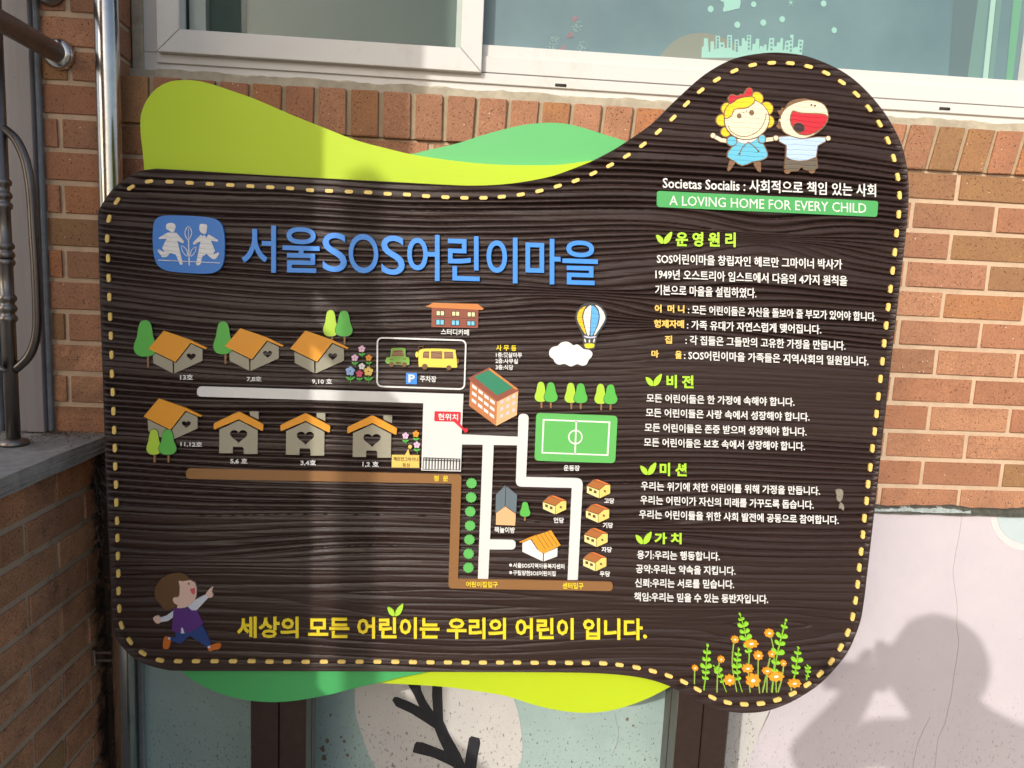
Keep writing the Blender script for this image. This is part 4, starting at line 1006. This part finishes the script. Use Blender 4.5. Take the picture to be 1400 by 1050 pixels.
plate('hair', spl(cg([(755,305),(790,300),(805,270),(830,282),(870,222),(960,186),(1080,190),(1000,260),(880,330),(820,420),(790,490),(745,465),(775,420),(790,370)]), k=2), M['g_brown'], .0008, t)
blob('trousers', [(842,785),(920,812),(1060,812),(1150,785),(1155,880),(1100,908),(1030,895),(1000,862),(960,905),(880,910),(835,885)], 'g_pants', .0010, t, 0)
plate('foot', cg(ell(858,915,30,28)), M['g_brown'], .0009, t); plate('foot', cg(ell(1105,912,32,26)), M['g_brown'], .0009, t)
blob('shirt', [(770,572),(880,565),(1050,590),(1150,575),(1240,575),(1235,615),(1160,655),(1150,700),(1142,770),(1050,805),(970,810),(900,798),(845,770),(850,700),(848,655),(775,612)], 'g_lblue', .0015, t, 0)
blob('hand', circ(1265,585,22,n=14), 'g_cream', .0020, t, 0, 6)
blob('face', [(788,400),(800,340),(850,280),(930,235),(1060,205),(1190,232),(1250,300),(1255,400),(1205,480),(1110,550),(1010,582),(900,560),(825,520),(792,460)], 'g_cream', .0020, t, 3)
plate('ear', cg(circ(785,405,14,n=12)), M['g_cream'], .0026, t)
blob('mouth', [(905,320),(930,320),(1000,338),(1200,345),(1250,370),(1240,430),(1180,490),(1080,543),(980,540),(915,480),(885,400)], 'g_red', .0026, t, 2)
blob('tongue', ell(968,478,56,46,.3), 'g_dark', .0032, t, 0, 5)
for x, y in ((1095,250),(1130,257)): plate('eye', cg(circ(x, y, 10, n=10)), M['g_dark'], .0026, t)

# ------------------------------------------------------------------ painted flowers and sprigs, bottom right
cf = Z8(930, 830, 7.37)
P_('stem', (.30, .46, .08)); P_('sprig', (.28, .62, .035)); P_('marigold', (.84, .33, .02))
def flower(cx, cy, rx, ry, stem, pet=8, ang=0):
    t = map_obj('painted_flower', 'orange daisy painted above the lower right hem')
    if stem: plate('stem', cf(stroke(spl(stem, False, 4), 9, rnd=False)), M['stem'], .0008, t)
    plate('bloom', cf(daisy(cx, cy, rx, ry, pet, ang, .40, 56)), M['marigold'], .0014, t); plate('eye', cf(ell(cx, cy, rx*.3, ry*.22, -.15, 12)), M['white'], .0018, t)
for a in ((150,612,32,30,[(146,640),(143,775)],8),(411,525,37,35,[(395,560),(378,660),(370,860)],8),(552,325,40,38,[(540,360),(526,500),(530,640),(570,855)],8),(897,262,50,44,[(915,300),(940,430),(945,640),(920,860)],8),
    (715,368,74,46,[(700,410),(692,560),(690,700),(705,860)],8),(787,487,49,49,[(787,535),(785,700),(800,868)],8),(922,472,37,35,[(905,510),(870,680),(830,860)],8),(680,617,60,46,None,8),(876,643,52,38,[(876,680),(872,860)],8),
    (497,735,58,58,None,8),(733,737,75,73,None,7),(965,697,82,54,[(965,750),(967,860)],8),(1040,565,32,32,[(1042,600),(1020,740),(985,860)],8),(1150,768,70,46,[(1120,810),(1117,840)],8)):
    flower(*a)
def sprig(path, n, size, both=True):
    t = map_obj('painted_sprig', 'green leafy sprig painted above the lower right hem')
    p_ = spl(path, False, 10)
    items = [stroke(p_, 7, rnd=False)]
    i0 = int(len(p_)*.28)
    for k in range(n):
        f = k/(n-1); i = int(i0+(len(p_)-1-i0)*f); i = min(i, len(p_)-2)
        x, y = p_[i]; dx, dy = p_[i+1][0]-x, p_[i+1][1]-y; a = math.atan2(dy, dx)
        s = size*.9*(.62+.5*math.sin(math.pi*min(1, f*1.15))); 
        for sg in ((1, -1) if k < n-1 else (0,)):
            s2 = s*(1 if (k+sg) % 2 else .78); b = a+sg*.95
            cx, cy = x+math.cos(b)*s2*.62, y+math.sin(b)*s2*.62
            pts = []
            for q in range(12):
                th = 2*math.pi*q/12; lx = math.cos(th)*s2*.58; ly = math.sin(th)*s2*.34*(1+.5*math.cos(th))
                pts.append((cx+lx*math.cos(b)-ly*math.sin(b), cy+lx*math.sin(b)+ly*math.cos(b)))
            items.append(pts)
    join_plates('leaves', [cf(x) for x in items], M['sprig'], .0011, t)
sprig([(238,838),(255,700),(262,560),(275,400)], 6, 56); sprig([(465,855),(420,735),(390,650),(345,600)], 5, 42); sprig([(625,855),(580,700),(572,560),(588,440)], 6, 50)
sprig([(690,560),(692,470),(665,330),(640,200),(605,85)], 7, 62); sprig([(925,860),(955,600),(1005,360),(1065,140)], 7, 66); sprig([(1145,735),(1170,590),(1190,420)], 5, 58); sprig([(1272,735),(1288,660),(1285,600)], 4, 34)
# dried splash on the board
cs_ = Z8(1050, 520, 4)
M['dropping'] = plain('dried_splash', (.33, .29, .23), .9, 0, 300, .6)
join_plates('dried_splash', [spl(cs_([(372,600),(395,594),(410,605),(408,640),(395,665),(378,655),(376,625)]), k=2), spl(cs_([(388,700),(400,668),(416,690),(412,712),(400,700)]), k=2)], M['dropping'], .0005)

# ------------------------------------------------------------------ window stickers
wz = Z8(900, 0, 5)
def wconv(px, py): 
    p = PY(px, py, .0732); return (p.x-win.location.x, p.z-win.location.z)
def sticker(name, loops, mat, lift=0.0):
    if isinstance(loops[0][0], (int, float)): loops = [loops]
    vs, fs = plate_geo(loops, .0232-lift, .0238, wconv)
    return link(name, mesh(name, vs, fs, mat), win)
sticker('hill_sticker', spl(wz([(-10,425),(0,398),(60,322),(130,265),(220,232),(300,225),(400,240),(480,275),(560,330),(640,400),(640,440)]), k=3), M['tan_film'])
SKY = [(295,395),(297,320),(310,318),(312,262),(338,262),(345,355),(355,355),(358,283),(380,283),(383,340),(392,335),(392,245),(420,245),(422,290),(450,290),(455,330),(470,328),(472,240),(503,240),(505,345),(520,345),(522,270),(550,270),(553,315),(570,315),(572,260),(590,262),(592,280),(605,280),(607,240),(635,240),(632,345),(640,345),(645,300),(665,300),(668,265),(690,265),(688,345),(695,315),(715,315),(717,332),(725,305),(740,305),(740,345),(750,345),(760,260),(793,260),(790,318),(810,315),(812,290),(833,290),(838,260),(853,262),(850,345),(862,340),(870,280),(900,275),(903,237),(925,238),(920,330),(935,322),(952,322),(960,270),(993,275),(978,395)]
holes = [[(x-7,y-8),(x+7,y-8),(x+7,y+8),(x-7,y+8)] for x, ys in ((406,(262,285,305,324)),(435,(312,)),(486,(258,278,298,318)),(536,(288,308,328,346)),(618,(255,280,305,332)),(773,(280,308,337)),(880,(300,330)),(905,(292,268,322,346)),(972,(293,320,348))) for y in ys]
sticker('skyline_sticker', wz(SKY), M['mint'], .0004)
for h_ in holes: sticker('skyline_window', wz(h_), M['film'], .0007)
for x, y, r in ((358,62,20),(652,30,18),(540,170,20),(718,155,20),(847,132,19),(1130,25,19),(1202,207,18)): sticker('snow_sticker', wz(ell(x, y, r, r*1.15, 0, 16)), M['mint'], .0002)
sticker('snowflake_sticker', wz([(907+ (32 if i % 2 == 0 else 5)*math.cos(i*math.pi/6), 18+(34 if i % 2 == 0 else 5)*math.sin(i*math.pi/6)) for i in range(12)]), M['mint'], .0002)
sticker('sleigh_sticker', wz([(425,-60),(560,-60),(563,20),(555,58),(448,82),(442,76),(444,50),(452,50),(447,12),(427,8)]), M['mint'], .0002)
# bunch of dried flowers seen through the film
fl = map_obj('dried_bouquet', 'faint red and white dried flowers behind the blue film'); fl.parent = win
rb = random.Random(4)
M['bq_red'] = plain('faded_red', (.23, .17, .19), .7); M['bq_white'] = plain('faded_white', (.22, .34, .33), .7)
def dots(name, cx, cy, R, n_, r, mat):
    V, Fc = [], []
    for _ in range(n_):
        a = rb.uniform(0, 6.28); d = R*math.sqrt(rb.random()); e_ = rb.uniform(0, .0008); vs, fs = plate_geo([circ(cx+d*math.cos(a), cy+d*math.sin(a), r*rb.uniform(.6, 1.3), n=7)], .0228+e_, .0237, wconv)
        o = len(V); V += vs; Fc += [tuple(i+o for i in f) for f in fs]
    link(name, mesh(name, V, Fc, mat), fl)
for x, y in ((785,25),(779,48),(768,66)): dots('red_bloom', x, y, 4, 9, 2.2, M['bq_red'])
for x, y in ((758,56),(797,64),(789,36),(754,66)): dots('white_spray', x, y, 7.5, 34, .8, M['bq_white'])

# ------------------------------------------------------------------ mural wall (painted plaster below the bricks)
mural = thing('mural_wall', 'painted plaster wall in teal, white and pink below the orange bricks', 'wall', (-.8, -.012, 0))
mz = ZO-.829
MY = -.012
box('plaster', -1.835, 3.0, MY, .16, 0, mz, M['teal'], mural, .002)
def mconv(y):
    def f(px, py):
        p = PY(px, py, y); return (p.x+.8, p.z)
    return f
def mpaint(name, pts, mat, layer=1):
    y = MY-.0012*layer; vs, fs = plate_geo([pts] if isinstance(pts[0][0], (int, float)) else pts, y-MY, y-MY+.0011, mconv(y))
    return link(name, mesh(name, vs, fs, mat), mural)
mu = Z8(480, 900, 5.833)
mpaint('white_patch', spl(mu([(60,60),(32,200),(34,420),(70,560),(110,680),(150,790),(215,900),(320,1050),(560,1180),(900,1180),(1200,1060),(1330,880),(1365,760),(1360,600),(1335,450),(1290,310),(1200,180),(1000,90),(600,40),(300,40)]), k=4), M['white_wall'])
mpaint('painted_branch', mu([(430,150),(545,150),(560,260),(600,345),(655,425),(645,300),(648,150),(725,150),(728,330),(735,500),(790,620),(870,760),(905,840),(918,760),(940,640),(960,622),(1025,640),(1030,680),(1010,780),(998,880),(1010,1100),(870,1100),(815,868),(740,830),(650,790),(490,750),(505,690),(520,668),(570,672),(742,738),(700,650),(665,560),(590,510),(480,440),(360,385),(328,335),(345,310),(375,312),(470,350),(545,388),(500,290),(462,225)]), M['branch'], 2)
mpaint('white_patch', [(930,930),(1065,930),(1052,975),(1035,1010),(1018,1052),(1000,1130),(930,1130)], M['white_wall'])
mr = lambda px, py: (px, py)
mpaint('pink_patch', [(1180,698.2),(1560,702.5),(1560,1400),(960,1400),(990,1130),(1018,1052),(1035,1010),(1052,972),(1100,880),(1150,780)], M['pink'])
def clipz(pts): return [(x, max(y, 699.6)) for x, y in pts]
mpaint('pale_ring', [clipz(circ(1404,704,50,49,40)), clipz(circ(1404,703,42,41,40))] if False else clipz(circ(1404,704,50,49,40)), M['ring'], 2)
mpaint('pale_disc', clipz(circ(1405,703,42,41,40)), M['paleblue'], 3)
def crack(pts, w_=.8):
    w_ *= .52
    mpaint('crack', stroke(spl(pts, False, 3), w_, rnd=False), M['crack'], 2)
crack([(1303,780),(1305,800),(1309,830),(1308,855),(1311,880),(1305,920),(1301,950),(1297,968),(1292,990)]); crack([(1292,990),(1283,1010),(1280,1035),(1277,1060)]); crack([(1272,980),(1262,1000),(1254,1020),(1248,1050)]); crack([(1316,700),(1312,730),(1308,750),(1303,780)], .6)
crack([(1008,990),(1012,1005),(1004,1018),(1006,1040),(1000,1060)], .8); crack([(840,976),(846,1005),(838,1030)], .5)
ribbon_strip('weathered_edge', -1.83, 1.2, MY-.010, mz-.008, mz+.012, .0022, M['moss'], mural, 220, .016, 9)
M['flake'] = plain('flaking_paint', (.42, .48, .47), .8, 0, 80, .5, .003)
ribbon_strip('flaking_edge', -.30, .12, MY-.0115, mz-.002, mz+.009, .0025, M['flake'], mural, 110, .010, 12)
M['peel'] = plain('peeled_patch', (.24, .17, .12), .9, 0, 120, .5, .002)
rp_ = random.Random(21)
for cx_, cy_, rr_ in ((441,1024,4.5),(447,1013,3),(443,1036,4),(471,1014,2.4),(475,1033,2.6),(466,1008,1.8),(452,978,2.4),(858,984,2.6),(866,992,1.8),(1022,1045,3),(1016,1040,2.4)):
    mpaint('peeled_patch', [(cx_+rr_*rp_.uniform(.45, 1.3)*math.cos(a), cy_+rr_*rp_.uniform(.45, 1.3)*math.sin(a)) for a in [i*.524 for i in range(12)]], M['peel'], .6)
# dark trim at the left end of the painted wall
trim = thing('corner_trim', 'dim grey metal strip at the left end of the teal wall beside the pipe', 'trim', (-1.85, -.03, 0))
box('strip', -1.868, -1.838, -.035, -.0115, 0, ZO-.70, M['post_side'], trim, .003)
box('lip', -1.8375, -1.826, -.026, -.0135, 0, ZO-.71, M['door_edge'], trim, .001)

# ------------------------------------------------------------------ low porch wall with concrete cap
XP = -1.905
low = thing('parapet_wall', 'stained low brick wall with grey concrete cap at the lower left', 'wall', (-2.0, -1, 0))
R3 = random.Random(5)
zc0 = -.773
for k in range(0, 13):
    z = zc0-k*.0705
    course(low, -1.55, -.012, z, (-.205 if k % 2 == 0 else -.105), XP+.004, M['brick_dirty'], R3, along='Y')
for o in [c for c in low.children if c.name.startswith('brick')]:
    pass
box('mortar', XP-.22, XP, -1.56, -.0305, 0, ZO-.7365, M['mortar_dirty'], low)
def cap():
    bm = box_data(XP-.28, XP+.025, -1.60, -.0345, ZO-.7355, ZO-.7005)
    bmesh.ops.subdivide_edges(bm, edges=bm.edges[:], cuts=24, use_grid_fill=True)
    rr = random.Random(2)
    for v in bm.verts:
        if v.co.y < -.05: v.co += Vector((rr.uniform(-.0012, .0012), 0, rr.uniform(-.0010, .0010)))
    bmesh.ops.translate(bm, verts=bm.verts, vec=-origin(low)); me = bpy.data.meshes.new('cap_stone'); bm.to_mesh(me); bm.free()
    return link('cap_stone', me, low, M['concrete'])
cap()
# dry leaf litter on the cap (nobody could count it)
def litter():
    rr = random.Random(8); V, Fc = [], []
    for _ in range(420):
        x = XP-.10+rr.random()**1.5*.12; y = -.04-abs(rr.gauss(0, .035)); z = ZO-.6995+rr.random()*.006
        if rr.random() < .35: x = rr.uniform(XP-.2, XP+.02); y = -.04-rr.random()*.15
        a = rr.uniform(0, 6.28); l = rr.uniform(.002, .010); wd = rr.uniform(.0004, .0012)
        d = Vector((math.cos(a)*l, math.sin(a)*l, rr.uniform(0, .003))); s = Vector((-math.sin(a)*wd, math.cos(a)*wd, 0)); p = Vector((x, y, z)); o = len(V)
        V += [p-s, p+s, p+d+s, p+d-s]; Fc.append((o, o+1, o+2, o+3))
    o = link('leaf_litter', mesh('leaf_litter', V, Fc, plain('dry_litter', (.16, .10, .055), .9, 0, 200, .6))); o['kind'] = 'stuff'
litter()
# cobwebs by the sign's left edge
def webs():
    rr = random.Random(18); V, Fc = [], []
    for _ in range(46):
        z = ZO-.74-rr.random()*.20; x = XP+.006; y = -.05+rr.uniform(-.02, .03); p = Vector((x, y, z)); d = Vector((rr.uniform(0, .03), rr.uniform(-.03, .02), rr.uniform(-.05, .03)))
        mid = p+d*.5+Vector((0, 0, -.006)); e = Vector((.0003, 0, .0003)); o = len(V)
        V += [p, p+e, mid, mid+e, p+d, p+d+e]; Fc += [(o, o+1, o+3, o+2), (o+2, o+3, o+5, o+4)]
    o = link('cobweb', mesh('cobweb', V, Fc, plain('cobweb_silk', (.4, .36, .32), .8))); o['kind'] = 'stuff'
webs()

# ------------------------------------------------------------------ metal door frame at the far left
df = thing('door_frame', 'purple-grey metal door frame with blue-grey edge left of the brick pier', 'door frame', (-2.1, -.05, ZO-.70))
z0, z1 = ZO-.698, ZO+.55
box('jamb', -2.062, -2.006, -.052, .02, z0, z1, M['door'], df, .002)
box('jamb_groove', -2.0640, -2.0625, -.047, .02, z0, z1, M['gap'], df)
box('jamb', -2.092, -2.0645, -.050, .02, z0, z1, M['door'], df, .002)
box('bead', -2.0985, -2.0925, -.060, .0, z0, z1, M['door_edge'], df, .002)
box('door_leaf', -2.60, -2.0990, -.040, .0, z0, z1, M['door'], df, .001)
ribs = M['door_edge']
box('sealant', -2.0055, -1.9965, -.044, .0, z0, z1, ribs, df, .003)

# ------------------------------------------------------------------ stainless handrail
hr = thing('handrail', 'dulled stainless handrail on the low wall with ringed post and bowed rod', 'handrail', (-2.05, -.3, ZO-.70))
fb = PXp(20, 606, -2.0)
def on_z(px, py, Z):
    d = ray(px, py); return CAM+d*((Z-CAM.z)/d.z)
fb = on_z(19, 608, ZO-.700)
px_, py_ = fb.x, fb.y
rp = .0125
zb = ZO-.700
prof = [(0, rp)]
def ring_z(p): return PY(18, p, py_).z
rings = [ring_z(v) for v in (250, 268, 282, 337, 349, 359, 408, 422, 436)]
zs = [(zb+.004, rp)]; 
for zr in sorted(rings): zs += [(zr-.0075, rp), (zr-.005, rp*1.22), (zr, rp*1.34), (zr+.005, rp*1.22), (zr+.0075, rp)]
zs += [(ZO+.45, rp)]
tube('post', [(px_, py_, z) for z, r in zs], rp, M['steel_dull'], hr, 24, True, [r for z, r in zs])
tube('base_flange', [(px_, py_, zb+.0005), (px_, py_, zb+.004), (px_, py_, zb+.010), (px_, py_, zb+.014)], .02, M['steel_dull'], hr, 32, True, [.027, .0275, .025, .0135])
bow = [(-6,172),(4,176),(20,190),(32,214),(38,238),(42,270),(45,320),(48,368),(50,420),(50,448),(46,470),(37,489),(19,506)]
tube('bowed_rod', [tuple(PY(a+1, b, py_)) for a, b in spl(bow, False, 4)], .0085, M['rod_dark'], hr, 18)
tip = [PY(-20, 503, py_), PY(2, 505, py_-.02), PY(9, 507, py_-.02)]
tube('spear_tip', [tuple(p) for p in tip], .008, M['steel_dull'], hr, 14, True, [.008, .008, .002])
fp = PY(84, 76, -.03)
tube('wall_rail', [(fp.x, -.031, fp.z), (fp.x, -.4, fp.z), (fp.x, -1.5, fp.z)], .0195, M['steel_pipe'], hr, 28)
tube('wall_flange', [(fp.x, -.0315, fp.z), (fp.x, -.040, fp.z), (fp.x, -.048, fp.z), (fp.x, -.052, fp.z)], .03, M['steel'], hr, 32, True, [.031, .031, .027, .0197])
fp2 = PY(70, -12, -.03)
tube('wall_rail', [(fp2.x, -.031, fp2.z), (fp2.x, -1.5, fp2.z)], .0195, M['steel_pipe'], hr, 24)
tube('wall_flange', [(fp2.x, -.0315, fp2.z), (fp2.x, -.040, fp2.z), (fp2.x, -.048, fp2.z), (fp2.x, -.052, fp2.z)], .03, M['steel_dull'], hr, 32, True, [.031, .031, .027, .0197])

# ------------------------------------------------------------------ stainless pipe
pp = thing('steel_pipe', 'shiny stainless steel pipe standing in front of the brick pier left of the board', 'pipe', (-1.838, -.085, 0))
PXc = -1.838
tube('tube', [(PXc-.003, -.085, 0), (PXc-.001, -.085, 1.0), (PXc, -.085, 2.0), (PXc, -.085, ZO+.6)], .0222, M['steel'], pp, 40)
for z in (ZO-1.20,):
    box('bracket', PXc-.055, PXc-.0225, -.094, -.089, z, z+.006, M['steel_pipe'], pp, .001)
    box('bracket', PXc-.055, PXc-.0225, -.094, -.089, z+.018, z+.024, M['steel_pipe'], pp, .001)
    box('bracket_plate', PXc-.064, PXc-.054, -.100, -.080, z-.008, z+.030, M['steel_pipe'], pp, .002)

# ------------------------------------------------------------------ unseen wall and pole added off to the left to throw shade
P1x = -1.389-(.4596/.7772)*(1.45-.26)
porch = thing('shade_wall', 'brick wall added out of view to the left to shade the left of the board', 'wall', (P1x-.8, -1.4, 0))
box('mortar', P1x-.92, P1x-.004, -1.45, -1.304, ZO-.699, 3.36, M['mortar'], porch)
box('mortar', P1x-.92, XP-.2855, -1.45, -1.304, 0, ZO-.6995, M['mortar'], porch)
rq = random.Random(6)
for k in range(0, 44):
    z = .067*k+.04-.69
    if ZO+z > 3.33: break
    kk = -math.floor(1.2/BP)
    for j in range(-3, 1):
        a = P1x+j*BP-(.1 if k % 2 else 0)
        if a-BW < P1x-.7: continue
        put_brick(porch, brick_mesh(BW, BH, M['brick'], rq.randrange(4)), (a-BW/2, -1.300, ZO+z), (0, 0, math.pi))
pole_x = -1.307-(.4596/.7772)*(2.5-.26)  # unseen pole, set far back so its band of shadow is soft
pole = thing('shade_pole', 'thin grey steel pole added out of view to cast a soft shadow down the board', 'pole', (pole_x, -2.5, 0))
tube('shaft', [(pole_x, -2.5, 0), (pole_x, -2.5, 3.02)], .032, M['steel_dull'], pole, 20); tube('cap', [(pole_x, -2.5, 3.02), (pole_x, -2.5, 3.035), (pole_x, -2.5, 3.06)], .03, M['steel_dull'], pole, 20, True, [.036, .036, .01])
tube('foot_plate', [(pole_x, -2.5, 0), (pole_x, -2.5, .012)], .09, M['steel_dull'], pole, 20)

# ------------------------------------------------------------------ the photographer whose shadow falls on the pink wall
def shadow_pt(px, py, Y):
    """point at depth Y whose sun shadow lands on the painted wall at photo pixel px,py"""
    W = PY(px, py, MY); s = (Y-W.y)/SUN.y
    return W+SUN*s
ph = thing('phone', 'black phone held sideways by the photographer', 'phone', (CAM.x, CAM.y-.02, CAM.z))
pb = box_data(-.075, .090, .006, .0145, -.046, .026, .003); mp_ = bpy.data.meshes.new('case'); 
bmesh.ops.transform(pb, matrix=Matrix.Rotation(-.05, 4, 'Z') @ Matrix.Rotation(-.10, 4, 'X'), verts=pb.verts)
bmesh.ops.translate(pb, verts=pb.verts, vec=(0.02, -.012, 0)); pb.to_mesh(mp_); pb.free(); link('case', mp_, ph, plain('phone_black', (.02, .02, .022), .25))
person = thing('person', 'person in a dark jacket holding up a phone in both hands', 'person', (-1.0, -2.05, 0))
def skin_body():
    J = {}
    def S(k, px, py, Y, r): J[k] = (shadow_pt(px, py, Y), r)
    S('head', 1280, 903, -1.93, (.082, .096)); S('crown', 1275, 878, -1.93, (.080, .085)); S('neck', 1300, 968, -1.97, (.055, .055))
    hc = J['neck'][0]
    J['chest'] = (hc+Vector((0.01, -.03, -.17)), (.165, .105)); J['waist'] = (hc+Vector((.0, -.03, -.42)), (.14, .10)); J['hip'] = (Vector((hc.x, hc.y-.03, .93)), (.16, .115))
    ex = J['chest'][0]
    J['shL'] = (hc+Vector((-.17, -.02, -.070)), (.062, .062)); J['shR'] = (hc+Vector((.18, -.02, -.085)), (.062, .062))
    S('elL', 1094, 1046, -1.88, (.056, .056)); S('wrL', 1162, 968, -1.72, (.040, .040)); S('haL', 1180, 926, -1.66, (.042, .026))
    J['elR'] = (hc+Vector((.20, .12, -.33)), (.046, .046)); S('wrR', 1247, 946, -1.74, (.040, .040)); S('haR', 1224, 915, -1.67, (.046, .030))
    for s, k in ((-1, 'l'), (1, 'r')):
        J['th'+k] = (Vector((hc.x+s*.10, hc.y-.03, .86)), (.090, .090)); J['kn'+k] = (Vector((hc.x+s*.11, hc.y-.01, .50)), (.062, .062))
        J['an'+k] = (Vector((hc.x+s*.12, hc.y-.04, .10)), (.043, .043)); J['to'+k] = (Vector((hc.x+s*.13, hc.y+.13, .045)), (.042, .036))
    E_ = [('hip','waist'),('waist','chest'),('chest','neck'),('neck','head'),('head','crown'),('chest','shL'),('shL','elL'),('elL','wrL'),('wrL','haL'),('chest','shR'),('shR','elR'),('elR','wrR'),('wrR','haR'),
          ('hip','thl'),('thl','knl'),('knl','anl'),('anl','tol'),('hip','thr'),('thr','knr'),('knr','anr'),('anr','tor')]
    # fingers curl round the phone from each hand
    for hd, sg in (('haL', -1), ('haR', 1)):
        h0, _ = J[hd]; w0, _ = J['wr'+hd[-1]]
        d = (h0-w0).normalized()
        for f in range(5):
            if f < 4:
                b = h0+Vector((sg*.004, .006, .022-f*.013)); p1 = b+d*.030+Vector((0, .010, .004)); p2 = p1+Vector((-sg*.016, .010, .003)); p3 = p2+Vector((-sg*.014, -.002, -.002))
            else:
                b = h0+Vector((0, -.012, -.016)); p1 = b+Vector((-sg*.016, -.008, .012)); p2 = p1+Vector((-sg*.014, .002, .012)); p3 = p2+Vector((-sg*.008, .003, .010))
            for i, (p, r) in enumerate(((p1, .0088), (p2, .0082), (p3, .0072))):
                J['%s%d_%d' % (hd, f, i)] = (p, (r, r)); E_.append((hd if i == 0 else '%s%d_%d' % (hd, f, i-1), '%s%d_%d' % (hd, f, i)))
    names = list(J); o0 = Vector(person.location)
    me = bpy.data.meshes.new('body'); me.from_pydata([tuple(J[n_][0]-o0) for n_ in names], [(names.index(a), names.index(b)) for a, b in E_], [])
    o = bpy.data.objects.new('body', me); COL.objects.link(o)
    md = o.modifiers.new('s', 'SKIN'); ss = o.modifiers.new('ss', 'SUBSURF'); ss.levels = 2; ss.render_levels = 2; md.use_smooth_shade = True
    for i, n_ in enumerate(names):
        v = me.skin_vertices[0].data[i]; v.radius = J[n_][1]; v.use_root = (n_ == 'hip')
    bpy.context.view_layer.update()
    m2 = bpy.data.meshes.new_from_object(o.evaluated_get(bpy.context.evaluated_depsgraph_get())); bpy.data.objects.remove(o)
    for mt in (plain('jacket_cloth', (.05, .06, .08), .9), plain('jeans_cloth', (.03, .05, .10), .9), plain('skin_tone', (.55, .33, .24), .6), plain('shoe_leather', (.03, .03, .03), .5)): m2.materials.append(mt)
    nz = (J['neck'][0]-o0).z; wl, wr = J['wrL'][0]-o0, J['wrR'][0]-o0
    for f in m2.polygons:
        c = f.center; k = 0
        if c.z > nz-.01: k = 2
        if (c-wl).length < .10 and c.y > wl.y-.01 or (c-wr).length < .10 and c.y > wr.y-.01: k = 2
        if c.z < .95: k = 1
        if c.z < .09: k = 3
        f.material_index = k
    b = link('body', m2, person)
    hd = J['head'][0]
    # face turned to the wall: nose, eyes, mouth, ears
    def bit(name, off, r, mt):
        bm = bmesh.new(); bmesh.ops.create_icosphere(bm, subdivisions=2, radius=1); bmesh.ops.scale(bm, vec=r, verts=bm.verts); bmesh.ops.translate(bm, verts=bm.verts, vec=hd-o0+Vector(off))
        me_ = bpy.data.meshes.new(name); bm.to_mesh(me_); bm.free(); me_.polygons.foreach_set('use_smooth', [True]*len(me_.polygons)); link(name, me_, person, mt)
    sk = m2.materials[2]
    bit('nose', (-.0, .088, -.012), (.012, .016, .020), sk); bit('eye', (-.030, .078, .012), (.012, .006, .007), plain('eye_dark', (.03, .02, .02), .2)); bit('eye', (.030, .078, .012), (.012, .006, .007), bpy.data.materials['eye_dark'])
    bit('mouth', (0, .082, -.045), (.022, .007, .006), plain('lip', (.4, .12, .1), .5)); bit('ear', (-.082, -.0, -.005), (.010, .018, .028), sk); bit('ear', (.082, -.0, -.005), (.010, .018, .028), sk)
    # bobbed hair
    bm = bmesh.new(); bmesh.ops.create_uvsphere(bm, u_segments=32, v_segments=20, radius=1)
    rr = random.Random(1)
    for v in bm.verts:
        v.co = Vector((v.co.x*.112, v.co.y*.118-.025, v.co.z*.112+.006)); 
        if v.co.y > .045 and v.co.z < .06: v.co.y = .045+(v.co.y-.045)*.1
        v.co += Vector((rr.uniform(-.002, .002), rr.uniform(-.002, .002), rr.uniform(-.002, .002)))
    bmesh.ops.translate(bm, verts=bm.verts, vec=hd-o0); me_ = bpy.data.meshes.new('hair'); bm.to_mesh(me_); bm.free(); link('hair', me_, person, plain('dark_hair', (.02, .015, .012), .6))
skin_body()
